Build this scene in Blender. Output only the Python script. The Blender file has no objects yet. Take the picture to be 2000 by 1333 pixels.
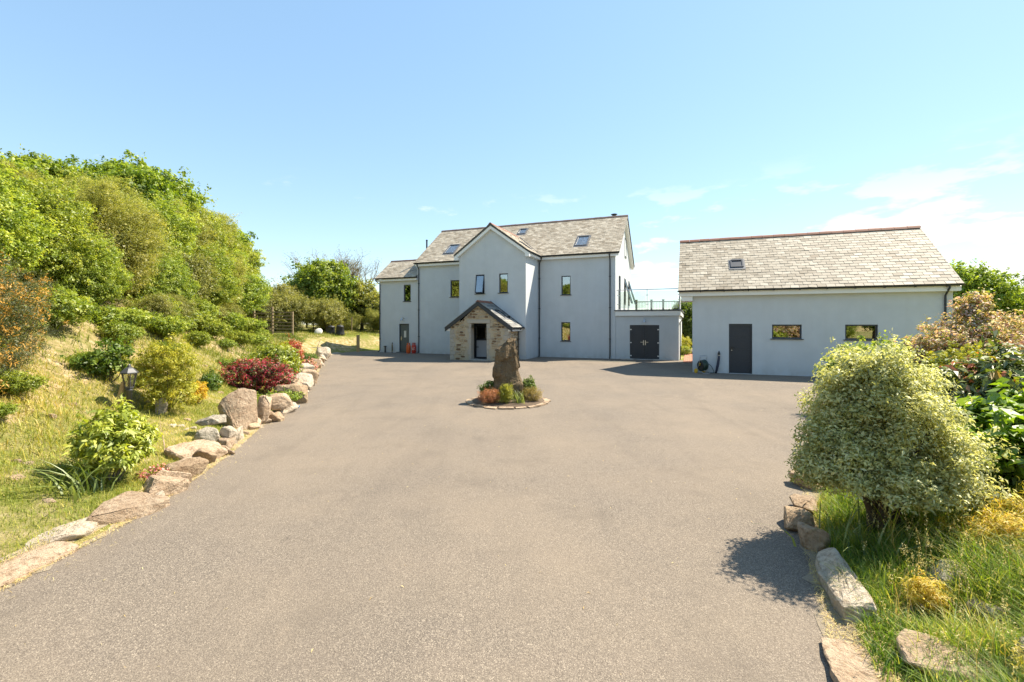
import bpy, bmesh, math, random
import numpy as np
from mathutils import Vector, Matrix, noise as mnoise
scene = bpy.context.scene
COL = scene.collection
R = math.radians

# ---------------------------------------------------------------- camera, sky, sun, exposure
CAM_H = 2.15
cam_d = bpy.data.cameras.new('camera'); cam = bpy.data.objects.new('camera', cam_d); COL.objects.link(cam)
cam.location = (0, 0, CAM_H); cam.rotation_euler = (R(90), 0, 0)
cam_d.sensor_width = 36; cam_d.lens = 16.0; cam_d.shift_y = -34.5/2000.0
cam_d.clip_start = 0.05; cam_d.clip_end = 6000
scene.camera = cam

SUN = Vector((0.70, 0.30, 1.0)).normalized()
sun_el = math.asin(SUN.z); sun_az = math.atan2(SUN.x, SUN.y)
world = bpy.data.worlds.new('World'); scene.world = world; world.use_nodes = True
wn = world.node_tree; wn.nodes.clear()
def wnode(t, **k):
    n = wn.nodes.new(t)
    for a, b in k.items(): setattr(n, a, b)
    return n
w_out = wnode('ShaderNodeOutputWorld'); w_bg = wnode('ShaderNodeBackground')
w_bg.inputs['Strength'].default_value = 0.105
sky = wnode('ShaderNodeTexSky'); sky.sky_type = 'NISHITA'; sky.sun_disc = False
sky.sun_elevation = sun_el; sky.sun_rotation = sun_az
sky.air_density = 1.0; sky.dust_density = 0.15; sky.ozone_density = 1.3; sky.altitude = 100
tc = wnode('ShaderNodeTexCoord')
# thin fair weather cloud low in the sky, all round; thicker towards the sea (right)
def wmath(op, a, b=None, clamp=False):
    n = wnode('ShaderNodeMath', operation=op); n.use_clamp = clamp
    for i, v in enumerate((a, b)):
        if v is None: continue
        if isinstance(v, (int, float)): n.inputs[i].default_value = v
        else: wn.links.new(v, n.inputs[i])
    return n.outputs[0]
mp = wnode('ShaderNodeMapping'); mp.inputs['Scale'].default_value = (2.2, 2.2, 7.0); mp.inputs['Location'].default_value = (0.35, 0.1, 0.2); mp.inputs['Rotation'].default_value = (0, 0, R(6))
wn.links.new(tc.outputs['Generated'], mp.inputs['Vector'])
nz = wnode('ShaderNodeTexNoise'); nz.inputs['Scale'].default_value = 2.3; nz.inputs['Detail'].default_value = 8; nz.inputs['Roughness'].default_value = 0.58
wn.links.new(mp.outputs[0], nz.inputs['Vector'])
sep = wnode('ShaderNodeSeparateXYZ'); wn.links.new(tc.outputs['Generated'], sep.inputs[0])
low = wnode('ShaderNodeMapRange'); low.inputs['From Min'].default_value = 0.30; low.inputs['From Max'].default_value = 0.10
wn.links.new(sep.outputs['Z'], low.inputs['Value'])
side = wnode('ShaderNodeMapRange'); side.inputs['From Min'].default_value = -0.3; side.inputs['From Max'].default_value = 0.85
side.inputs['To Min'].default_value = -0.02; side.inputs['To Max'].default_value = 0.135
wn.links.new(sep.outputs['X'], side.inputs['Value'])
dens = wmath('ADD', nz.outputs['Fac'], side.outputs[0])
ramp = wnode('ShaderNodeMapRange'); ramp.inputs['From Min'].default_value = 0.58; ramp.inputs['From Max'].default_value = 0.66
ramp.interpolation_type = 'SMOOTHSTEP'
wn.links.new(dens, ramp.inputs['Value'])
cl = wmath('MULTIPLY', ramp.outputs[0], low.outputs[0], True)
cl = wmath('MULTIPLY', cl, 0.9)
cmix = wnode('ShaderNodeMix', data_type='RGBA')
gam = wnode('ShaderNodeGamma'); gam.inputs[1].default_value = 0.50; wn.links.new(sky.outputs[0], gam.inputs[0])
hsv = wnode('ShaderNodeHueSaturation'); hsv.inputs['Saturation'].default_value = 1.38; hsv.inputs['Value'].default_value = 2.0; wn.links.new(gam.outputs[0], hsv.inputs['Color'])
hue = wnode('ShaderNodeMix', data_type='RGBA', blend_type='MULTIPLY'); hue.inputs[0].default_value = 1; hue.inputs[7].default_value = (.95, 1.03, 1.04, 1); wn.links.new(hsv.outputs[0], hue.inputs[6])
wn.links.new(cl, cmix.inputs[0]); wn.links.new(hue.outputs[2], cmix.inputs[6]); cmix.inputs[7].default_value = (5.4, 5.4, 5.45, 1)
wn.links.new(cmix.outputs[2], w_bg.inputs['Color']); wn.links.new(w_bg.outputs[0], w_out.inputs['Surface'])

sun_d = bpy.data.lights.new('sun', 'SUN'); sun_d.energy = 5.0; sun_d.angle = R(0.55); sun_d.color = (1.0, 0.90, 0.74)
sun_o = bpy.data.objects.new('sun', sun_d); COL.objects.link(sun_o)
sun_o.rotation_euler = (-SUN).to_track_quat('-Z', 'Y').to_euler(); sun_o.location = (20, 10, 30)
vs = scene.view_settings
vs.view_transform = 'Standard'; vs.look = 'None'; vs.exposure = 1.27; vs.gamma = 1.0; vs.use_curve_mapping = False

# ---------------------------------------------------------------- materials
MATS = {}
class NT:
    def __init__(s, name):
        s.m = bpy.data.materials.new(name); s.m.use_nodes = True; s.t = s.m.node_tree; s.t.nodes.clear()
        s.out = s.n('ShaderNodeOutputMaterial'); MATS[name] = s.m
    def n(s, typ, **k):
        x = s.t.nodes.new(typ)
        for a, b in k.items(): setattr(x, a, b)
        return x
    def put(s, v, sock):
        if isinstance(v, bpy.types.NodeSocket): s.t.links.new(v, sock)
        elif v is not None:
            if isinstance(v, (tuple, list)) and len(v) == 3 and sock.type == 'RGBA': v = (*v, 1)
            sock.default_value = v
    def obj(s): return s.n('ShaderNodeTexCoord').outputs['Object']
    def scale(s, vec, sc):
        m = s.n('ShaderNodeMapping'); s.put(vec, m.inputs[0]); m.inputs['Scale'].default_value = sc; return m.outputs[0]
    def noise(s, scale, detail=4, rough=.55, vec=None, dist=0):
        x = s.n('ShaderNodeTexNoise'); s.put(vec or s.obj(), x.inputs['Vector'])
        x.inputs['Scale'].default_value = scale; x.inputs['Detail'].default_value = detail; x.inputs['Roughness'].default_value = rough
        x.inputs['Distortion'].default_value = dist
        return x.outputs['Fac']
    def voro(s, scale, vec=None, feature='F1', out='Distance'):
        x = s.n('ShaderNodeTexVoronoi', feature=feature); s.put(vec or s.obj(), x.inputs['Vector']); x.inputs['Scale'].default_value = scale
        return x.outputs[out]
    def ramp(s, fac, stops, interp='LINEAR'):
        x = s.n('ShaderNodeValToRGB'); x.color_ramp.interpolation = interp; s.put(fac, x.inputs[0]); e = x.color_ramp.elements
        while len(e) < len(stops): e.new(0.5)
        for el, (p, c) in zip(e, stops): el.position = p; el.color = (*c, 1) if len(c) == 3 else c
        return x.outputs[0]
    def mix(s, fac, a, b, mode='MIX'):
        x = s.n('ShaderNodeMix', data_type='RGBA', blend_type=mode); s.put(fac, x.inputs[0]); s.put(a, x.inputs[6]); s.put(b, x.inputs[7]); return x.outputs[2]
    def math(s, op, a, b=None, clamp=False):
        x = s.n('ShaderNodeMath', operation=op); x.use_clamp = clamp; s.put(a, x.inputs[0])
        if b is not None: s.put(b, x.inputs[1])
        return x.outputs[0]
    def rng(s, v, a, b, c=0., d=1.):
        x = s.n('ShaderNodeMapRange'); s.put(v, x.inputs[0])
        for i, q in enumerate((a, b, c, d)): x.inputs[i+1].default_value = q
        return x.outputs[0]
    def bump(s, h, strength, dist=0.01):
        x = s.n('ShaderNodeBump'); x.inputs['Strength'].default_value = strength; x.inputs['Distance'].default_value = dist; s.put(h, x.inputs['Height']); return x.outputs[0]
    def attr(s, name='rnd'): return s.n('ShaderNodeAttribute', attribute_name=name).outputs['Fac']
    def orand(s): return s.n('ShaderNodeObjectInfo').outputs['Random']
    def pbsdf(s, col, rough=.6, normal=None, metal=0, spec=.5):
        x = s.n('ShaderNodeBsdfPrincipled'); s.put(col, x.inputs['Base Color']); s.put(rough, x.inputs['Roughness'])
        x.inputs['Metallic'].default_value = metal; x.inputs['Specular IOR Level'].default_value = spec
        if normal is not None: s.put(normal, x.inputs['Normal'])
        s.t.links.new(x.outputs[0], s.out.inputs[0]); return s.m

def simple(name, col, rough=.6, metal=0, var=.12, nscale=6, bump=0, bscale=60, spec=.5):
    t = NT(name); nz = t.noise(nscale, 5)
    c = t.mix(nz, tuple(v*(1-var) for v in col), tuple(min(1, v*(1+var)) for v in col))
    b = t.bump(t.noise(bscale, 3), bump, .004) if bump else None
    return t.pbsdf(c, rough, b, metal, spec)

def leaf_mat(name, stops, trans=.4, gloss=.05, rough=.35):
    stops = [(p, tuple(min(.75, v*q) for v, q in zip(c_, (1.65, 1.55, 1.35)))) for p, c_ in stops]; trans = min(.5, trans+.08); gloss *= .55; rough = .5
    t = NT(name); c = t.ramp(t.attr(), stops); hs = t.n('ShaderNodeHueSaturation'); t.put(c, hs.inputs['Color']); t.put(t.rng(t.orand(), 0, 1, .494, .512), hs.inputs['Hue']); t.put(t.rng(t.math('FRACT', t.math('MULTIPLY', t.orand(), 7.31)), 0, 1, .84, 1.14), hs.inputs['Value']); c = hs.outputs[0]
    d = t.n('ShaderNodeBsdfDiffuse'); t.put(c, d.inputs[0])
    tr = t.n('ShaderNodeBsdfTranslucent'); t.put(t.mix(1.0, c, (1.25, 1.2, .6), 'MULTIPLY'), tr.inputs[0])
    m = t.n('ShaderNodeMixShader'); m.inputs[0].default_value = trans
    t.t.links.new(d.outputs[0], m.inputs[1]); t.t.links.new(tr.outputs[0], m.inputs[2])
    g = t.n('ShaderNodeBsdfGlossy'); g.inputs['Roughness'].default_value = rough; g.inputs['Color'].default_value = (1, 1, 1, 1)
    m2 = t.n('ShaderNodeMixShader'); m2.inputs[0].default_value = gloss
    t.t.links.new(m.outputs[0], m2.inputs[1]); t.t.links.new(g.outputs[0], m2.inputs[2]); t.t.links.new(m2.outputs[0], t.out.inputs[0])
    return t.m

# render finish on the walls
t = NT('wall_render'); a = t.noise(1.3, 5, .6); b = t.noise(90, 3, .7)
st = t.noise(1.0, 5, .6, t.scale(t.obj(), (3.0, 3.0, .25)))
c = t.ramp(a, [(.3, (.495, .53, .55)), (.7, (.555, .59, .61))])
c = t.mix(t.rng(st, .42, .72, 0, .16), c, (.42, .425, .41)); c = t.mix(t.rng(t.noise(.35, 5, .6), .45, .7, 0, .18), c, (.46, .465, .45))
c = t.mix(t.rng(b, .3, .7, 0, .12), c, (.36, .36, .35))
zz = t.n('ShaderNodeSeparateXYZ'); t.put(t.obj(), zz.inputs[0])
sp = t.math('MULTIPLY', t.rng(zz.outputs['Z'], .45, 0, 0, 1), t.rng(t.noise(3, 5), .4, .7, 0, .45))
c = t.mix(sp, c, (.33, .31, .27)); t.pbsdf(c, .9, t.bump(b, .55, .006), spec=.2)
simple('white_trim', (.74, .74, .71), .45, var=.06, nscale=3)
simple('dark_metal', (.018, .022, .028), .38, var=.25)
simple('anthracite', (.030, .036, .046), .42, var=.2, nscale=9)
simple('anthracite_door', (.024, .028, .036), .5, var=.2, nscale=14, bump=.12, bscale=120)
simple('lead_grey', (.10, .105, .115), .55, var=.2)
simple('green_grey_door', (.085, .105, .105), .5, var=.12)
simple('steel', (.45, .46, .48), .28, 1.0)
simple('pale_panel', (.50, .52, .55), .5, var=.05)
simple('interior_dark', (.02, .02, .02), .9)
simple('blind_fabric', (.62, .60, .53), .9)
simple('concrete_pale', (.42, .41, .38), .9, var=.2, nscale=10, bump=.3)
simple('terracotta', (.22, .085, .05), .75, var=.35, nscale=8, bump=.2, bscale=40)
simple('ridge_dark', (.12, .075, .06), .8, var=.3, nscale=6)
simple('timber_old', (.26, .20, .12), .85, var=.3, nscale=12, bump=.3)
simple('timber_pale', (.36, .25, .12), .8, var=.25, nscale=14, bump=.2)
simple('deck_board', (.22, .2, .17), .8, var=.2)
simple('composite_grey', (.16, .17, .14), .7)
simple('gas_orange', (.62, .105, .02), .4, var=.12)
simple('gas_red', (.46, .035, .02), .4, var=.12)
simple('white_paint', (.75, .72, .68), .6, var=.08)
simple('yellow_plastic', (.62, .38, .03), .4, var=.1)
simple('orange_plastic', (.55, .17, .03), .4, var=.1)
simple('hose_green', (.012, .035, .022), .35, var=.2)
simple('black_plastic', (.018, .019, .02), .5, var=.3)
simple('dark_blue_plastic', (.012, .018, .045), .5, var=.3)
simple('grey_plastic', (.32, .32, .33), .5)
simple('pale_lid', (.66, .64, .58), .6)
simple('blue_plastic', (.03, .23, .50), .5)
simple('bark', (.075, .058, .042), .95, var=.4, nscale=18, bump=.6, bscale=30)
simple('bark_pale', (.17, .14, .10), .95, var=.35, nscale=18, bump=.5, bscale=30)
simple('straw', (.42, .32, .15), .9, var=.25)
simple('brick_red', (.36, .15, .09), .9, var=.3, nscale=5)
simple('earth', (.20, .13, .075), 1, var=.4, nscale=9, bump=.8, bscale=25)
simple('lantern_metal', (.07, .072, .075), .45, .3, var=.25)
simple('soil', (.10, .07, .045), 1, var=.4, nscale=14, bump=.9, bscale=40)

# slates: colour differs from slate to slate
t = NT('slate'); r0 = t.math('FRACT', t.math('ADD', t.attr(), t.orand()))
c = t.ramp(r0, [(0, (.19, .165, .13)), (.15, (.255, .23, .19)), (.6, (.315, .29, .245)), (.85, (.37, .345, .295)), (.95, (.42, .395, .345)), (1, (.20, .165, .125))])
nn = t.noise(7, 6, .65); c = t.mix(t.rng(nn, .4, .75, 0, .5), c, (.20, .165, .115))
c = t.mix(t.rng(t.noise(40, 3), .55, .8, 0, .35), c, (.40, .38, .32))
c = t.mix(1.0, c, (1.16, 1.10, 1.02), 'MULTIPLY'); t.pbsdf(c, .7, t.bump(t.noise(30, 5), .35, .006), spec=.3)
t = NT('slate_dark'); r0 = t.math('FRACT', t.math('ADD', t.attr(), t.orand()))
c = t.mix(t.noise(9, 5), (.045, .043, .04), (.09, .085, .075)); t.pbsdf(c, .6, t.bump(t.noise(30, 4), .3, .005))
t = NT('slate_porch'); r0 = t.math('FRACT', t.math('ADD', t.attr(), t.orand()))
c = t.ramp(r0, [(0, (.10, .105, .11)), (.5, (.19, .185, .17)), (1, (.28, .265, .23))]); t.pbsdf(c, .6, t.bump(t.noise(30, 4), .3, .005))
# rubble
t = NT('rubble_stone'); r0 = t.orand(); nn = t.noise(9, 6, .65)
c = t.ramp(r0, [(0, (.08, .05, .032)), (.14, (.16, .10, .06)), (.26, (.27, .18, .11)), (.4, (.42, .33, .22)), (.7, (.50, .41, .28)), (.88, (.44, .39, .31)), (1, (.24, .165, .10))])
c = t.mix(t.rng(nn, .4, .75, 0, .5), c, (.30, .23, .15)); t.pbsdf(c, .9, t.bump(t.noise(25, 6), .8, .02), spec=.25)
t = NT('granite_block'); c = t.mix(t.noise(12, 6, .7), (.47, .43, .36), (.31, .285, .245)); t.pbsdf(c, .9, t.bump(t.noise(40, 5), .6, .01), spec=.25)
t = NT('lime_mortar'); c = t.mix(t.noise(15, 6, .7), (.50, .435, .325), (.38, .32, .225)); t.pbsdf(c, 1, t.bump(t.noise(50, 4), .6, .01), spec=.1)
# boulders
def rock_mat(name, c1, c2, c3):
    t = NT(name); oc = t.obj(); a = t.noise(3.5, 7, .65); b = t.noise(16, 6, .7)
    c = t.mix(t.rng(a, .35, .65), c1, c2); c = t.mix(t.rng(b, .48, .64, 0, .75), c, c3)
    c = t.mix(t.rng(t.noise(70, 3), .58, .75, 0, .5), c, (.10, .085, .07))
    hs = t.n('ShaderNodeHueSaturation'); t.put(c, hs.inputs['Color']); hs.inputs['Saturation'].default_value = 1.0
    t.put(t.rng(t.orand(), 0, 1, .82, 1.15), hs.inputs['Value'])
    h = t.math('ADD', t.noise(6, 8, .7), t.math('MULTIPLY', t.noise(45, 5, .7), .3))
    t.pbsdf(hs.outputs[0], .95, t.bump(h, 1.0, .09), spec=.2)
rock_mat('rock_tan', (.43, .31, .205), (.54, .42, .30), (.25, .16, .095))
rock_mat('rock_grey', (.38, .335, .265), (.48, .425, .335), (.20, .165, .12))
rock_mat('rock_pale', (.50, .42, .32), (.60, .52, .41), (.30, .225, .15))
rock_mat('rock_brown', (.36, .25, .155), (.48, .37, .25), (.21, .135, .08))
t = NT('monolith'); a = t.noise(2.2, 8, .68, None, .6); b = t.noise(9, 7, .7)
c = t.ramp(a, [(.3, (.15, .115, .075)), (.45, (.30, .23, .15)), (.58, (.23, .18, .12)), (.72, (.46, .36, .24))])
c = t.mix(t.rng(b, .52, .66, 0, .7), c, (.11, .085, .06)); c = t.mix(t.rng(t.noise(26, 5), .6, .72, 0, .7), c, (.52, .43, .30))
zs = t.n('ShaderNodeSeparateXYZ'); t.put(t.obj(), zs.inputs[0])
c = t.mix(t.math('MULTIPLY', t.rng(t.noise(5, 5), .45, .65), t.rng(zs.outputs['Z'], .75, .25, 0, .55)), c, (.10, .10, .03))
c = t.mix(1.0, c, (.66, .62, .56), 'MULTIPLY'); t.pbsdf(c, .95, t.bump(t.math('ADD', b, t.noise(30, 6, .7)), 1.0, .05), spec=.2)

# tarmac
t = NT('tarmac'); oc = t.obj()
v = t.voro(160, out='Color'); bw = t.n('ShaderNodeSeparateColor'); t.put(v, bw.inputs[0])
c = t.ramp(bw.outputs[0], [(0, (.055, .050, .047)), (.3, (.12, .112, .103)), (.65, (.175, .16, .143)), (.9, (.27, .25, .22)), (1, (.38, .355, .31))])
v2 = t.noise(55, 4, .75); c = t.mix(t.rng(v2, .35, .65, 0, .55), c, (.135, .122, .108))
big = t.noise(.35, 6, .6); c = t.mix(t.rng(big, .38, .66, 0, .55), c, (.215, .19, .158)); c = t.mix(t.rng(t.noise(1.1, 6, .65), .52, .66, 0, .28), c, (.10, .092, .083))
trk = t.noise(.9, 5, .6, t.scale(oc, (1.3, .16, 1)), .8); c = t.mix(t.rng(trk, .5, .68, 0, .22), c, (.10, .092, .084))
spots = t.noise(2.7, 6, .7); c = t.mix(t.rng(spots, .62, .78, 0, .45), c, (.24, .21, .175))
vd = t.voro(115); pit = t.noise(75, 3, .8); c = t.mix(t.rng(pit, .58, .70, 0, .6), c, (.05, .042, .036)); c = t.mix(t.rng(t.noise(1.9, 4, .6), .68, .74, 0, .4), c, (.06, .055, .05)); c = t.mix(1.0, c, (1.09, .99, .88), 'MULTIPLY'); t.pbsdf(c, .92, t.bump(t.math('ADD', vd, t.math('MULTIPLY', v2, .8)), .55, .006), spec=.25)

# soil, dry grass and turf of the ground sheet
t = NT('ground_mix'); a = t.noise(.5, 7, .65); b = t.noise(4.5, 7, .7); d = t.noise(35, 4, .7)
gr = t.ramp(d, [(.25, (.08, .105, .02)), (.5, (.165, .185, .038)), (.75, (.30, .27, .09))])
ea = t.ramp(b, [(.3, (.23, .155, .08)), (.5, (.42, .30, .17)), (.7, (.56, .44, .29))])
geo = t.n('ShaderNodeNewGeometry'); sx = t.n('ShaderNodeSeparateXYZ'); t.put(geo.outputs['Normal'], sx.inputs[0])
steep = t.rng(sx.outputs['Z'], .95, .80, 0, .6)
f = t.math('ADD', t.rng(a, .45, .62), steep, True); f = t.math('MULTIPLY', f, t.rng(b, .3, .6), True)
t.pbsdf(t.mix(f, gr, ea), 1, t.bump(t.math('ADD', d, b), .9, .05), spec=.05)
t = NT('grit'); c = t.mix(t.noise(60, 5, .8), (.22, .175, .125), (.47, .40, .30)); t.pbsdf(c, 1, t.bump(t.noise(90, 4, .8), 1, .02), spec=.1)
simple('bed_soil', (.13, .095, .05), 1, var=.5, nscale=7, bump=1, bscale=20)

# glazing: real reflection and see-through
def glass(name, refl, tint):
    t = NT(name); g = t.n('ShaderNodeBsdfGlossy'); g.inputs['Roughness'].default_value = .015
    tr = t.n('ShaderNodeBsdfTransparent'); tr.inputs[0].default_value = (*tint, 1)
    m = t.n('ShaderNodeMixShader'); m.inputs[0].default_value = refl
    t.t.links.new(tr.outputs[0], m.inputs[1]); t.t.links.new(g.outputs[0], m.inputs[2]); t.t.links.new(m.outputs[0], t.out.inputs[0])
glass('window_glass', .42, (.55, .58, .56)); glass('clear_glass', .10, (.90, .95, .94)); glass('roof_glass', .32, (.9, .92, .93))
glass('lantern_glass', .12, (.8, .8, .72))

# foliage
G = lambda *s: list(s)
leaf_mat('lf_hedge_bright', [(0, (.035, .06, .010)), (.3, (.12, .175, .022)), (.7, (.215, .265, .038)), (1, (.34, .36, .07))])
leaf_mat('lf_willow', [(0, (.04, .055, .012)), (.3, (.145, .17, .034)), (.75, (.25, .265, .058)), (1, (.38, .36, .10))], .42)
leaf_mat('lf_olive', [(0, (.05, .062, .018)), (.5, (.145, .155, .04)), (1, (.25, .24, .08))], .35)
leaf_mat('lf_deep', [(0, (.03, .058, .010)), (.5, (.075, .125, .018)), (1, (.14, .19, .03))], .38)
leaf_mat('lf_sycamore', [(0, (.035, .07, .010)), (.4, (.115, .18, .016)), (1, (.25, .30, .035))], .42)
leaf_mat('lf_gorse', [(0, (.03, .045, .016)), (.5, (.075, .085, .03)), (.7, (.13, .12, .04)), (.74, (.32, .17, .035)), (1, (.42, .24, .05))], .25)
leaf_mat('lf_golden', [(0, (.12, .14, .018)), (.5, (.24, .25, .03)), (1, (.36, .33, .05))], .35)
leaf_mat('lf_yellow', [(0, (.22, .16, .015)), (.5, (.42, .29, .02)), (1, (.55, .40, .03))], .3)
leaf_mat('lf_rhodo', [(0, (.09, .13, .014)), (.5, (.20, .255, .026)), (1, (.34, .36, .07))], .4, .09, .3)
leaf_mat('lf_azalea', [(0, (.035, .05, .014)), (.4, (.09, .085, .025)), (.52, (.12, .02, .022)), (.75, (.23, .022, .04)), (1, (.40, .06, .10))], .3, .06)
leaf_mat('lf_photinia', [(0, (.09, .11, .02)), (.3, (.16, .13, .03)), (.42, (.22, .045, .025)), (1, (.42, .11, .06))], .35, .08)
leaf_mat('lf_cordyline', [(0, (.11, .015, .018)), (1, (.24, .04, .04))], .3, .08)
leaf_mat('lf_pitto', [(0, (.10, .135, .06)), (.3, (.27, .305, .145)), (.65, (.48, .49, .26)), (1, (.56, .55, .36))], .33, .06, .3)
leaf_mat('lf_weigela', [(0, (.12, .115, .035)), (.3, (.24, .23, .07)), (.5, (.36, .32, .11)), (.58, (.38, .22, .20)), (.8, (.52, .34, .33)), (1, (.62, .48, .48))], .35)
leaf_mat('lf_hydrangea', [(0, (.045, .09, .008)), (.5, (.105, .18, .013)), (1, (.19, .28, .022))], .42, .10, .3)
leaf_mat('lf_pieris', [(0, (.025, .045, .010)), (.5, (.08, .12, .018)), (.72, (.17, .21, .025)), (.8, (.34, .11, .03)), (1, (.45, .17, .05))], .35, .12, .25)
leaf_mat('lf_conifer', [(0, (.010, .024, .014)), (1, (.035, .06, .03))], .15)
leaf_mat('lf_heather_red', [(0, (.07, .045, .02)), (.4, (.19, .075, .035)), (1, (.36, .16, .09))], .25)
leaf_mat('lf_heather_olive', [(0, (.05, .045, .015)), (.5, (.15, .12, .03)), (1, (.27, .19, .06))], .25)
leaf_mat('lf_euphorbia', [(0, (.05, .07, .012)), (.5, (.17, .18, .02)), (1, (.38, .34, .03))], .3)
leaf_mat('lf_heather_gold', [(0, (.17, .18, .02)), (.45, (.36, .31, .03)), (.75, (.50, .34, .04)), (1, (.58, .27, .06))], .4)
leaf_mat('lf_pink', [(0, (.09, .12, .03)), (.35, (.14, .16, .04)), (.42, (.38, .13, .16)), (1, (.55, .26, .28))], .3)
leaf_mat('lf_ash', [(0, (.085, .08, .03)), (1, (.18, .16, .06))], .3)
leaf_mat('gr_lawn', [(0, (.09, .125, .02)), (.45, (.20, .225, .038)), (.7, (.33, .30, .085)), (1, (.46, .38, .18))], .3, .03)
leaf_mat('gr_bank', [(0, (.07, .10, .016)), (.4, (.17, .20, .032)), (.68, (.29, .265, .06)), (1, (.42, .33, .15))], .3, .03)
leaf_mat('gr_tall', [(0, (.04, .085, .008)), (.45, (.125, .20, .018)), (.8, (.29, .31, .05)), (1, (.46, .40, .17))], .4, .05)
leaf_mat('gr_strap', [(0, (.06, .10, .02)), (1, (.19, .24, .08))], .35, .08)
leaf_mat('straw_debris', [(0, (.30, .21, .09)), (1, (.52, .41, .22))], .2, .03)
leaf_mat('white_petal', [(0, (.6, .6, .55)), (1, (.75, .74, .68))], .3, .02)

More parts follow.
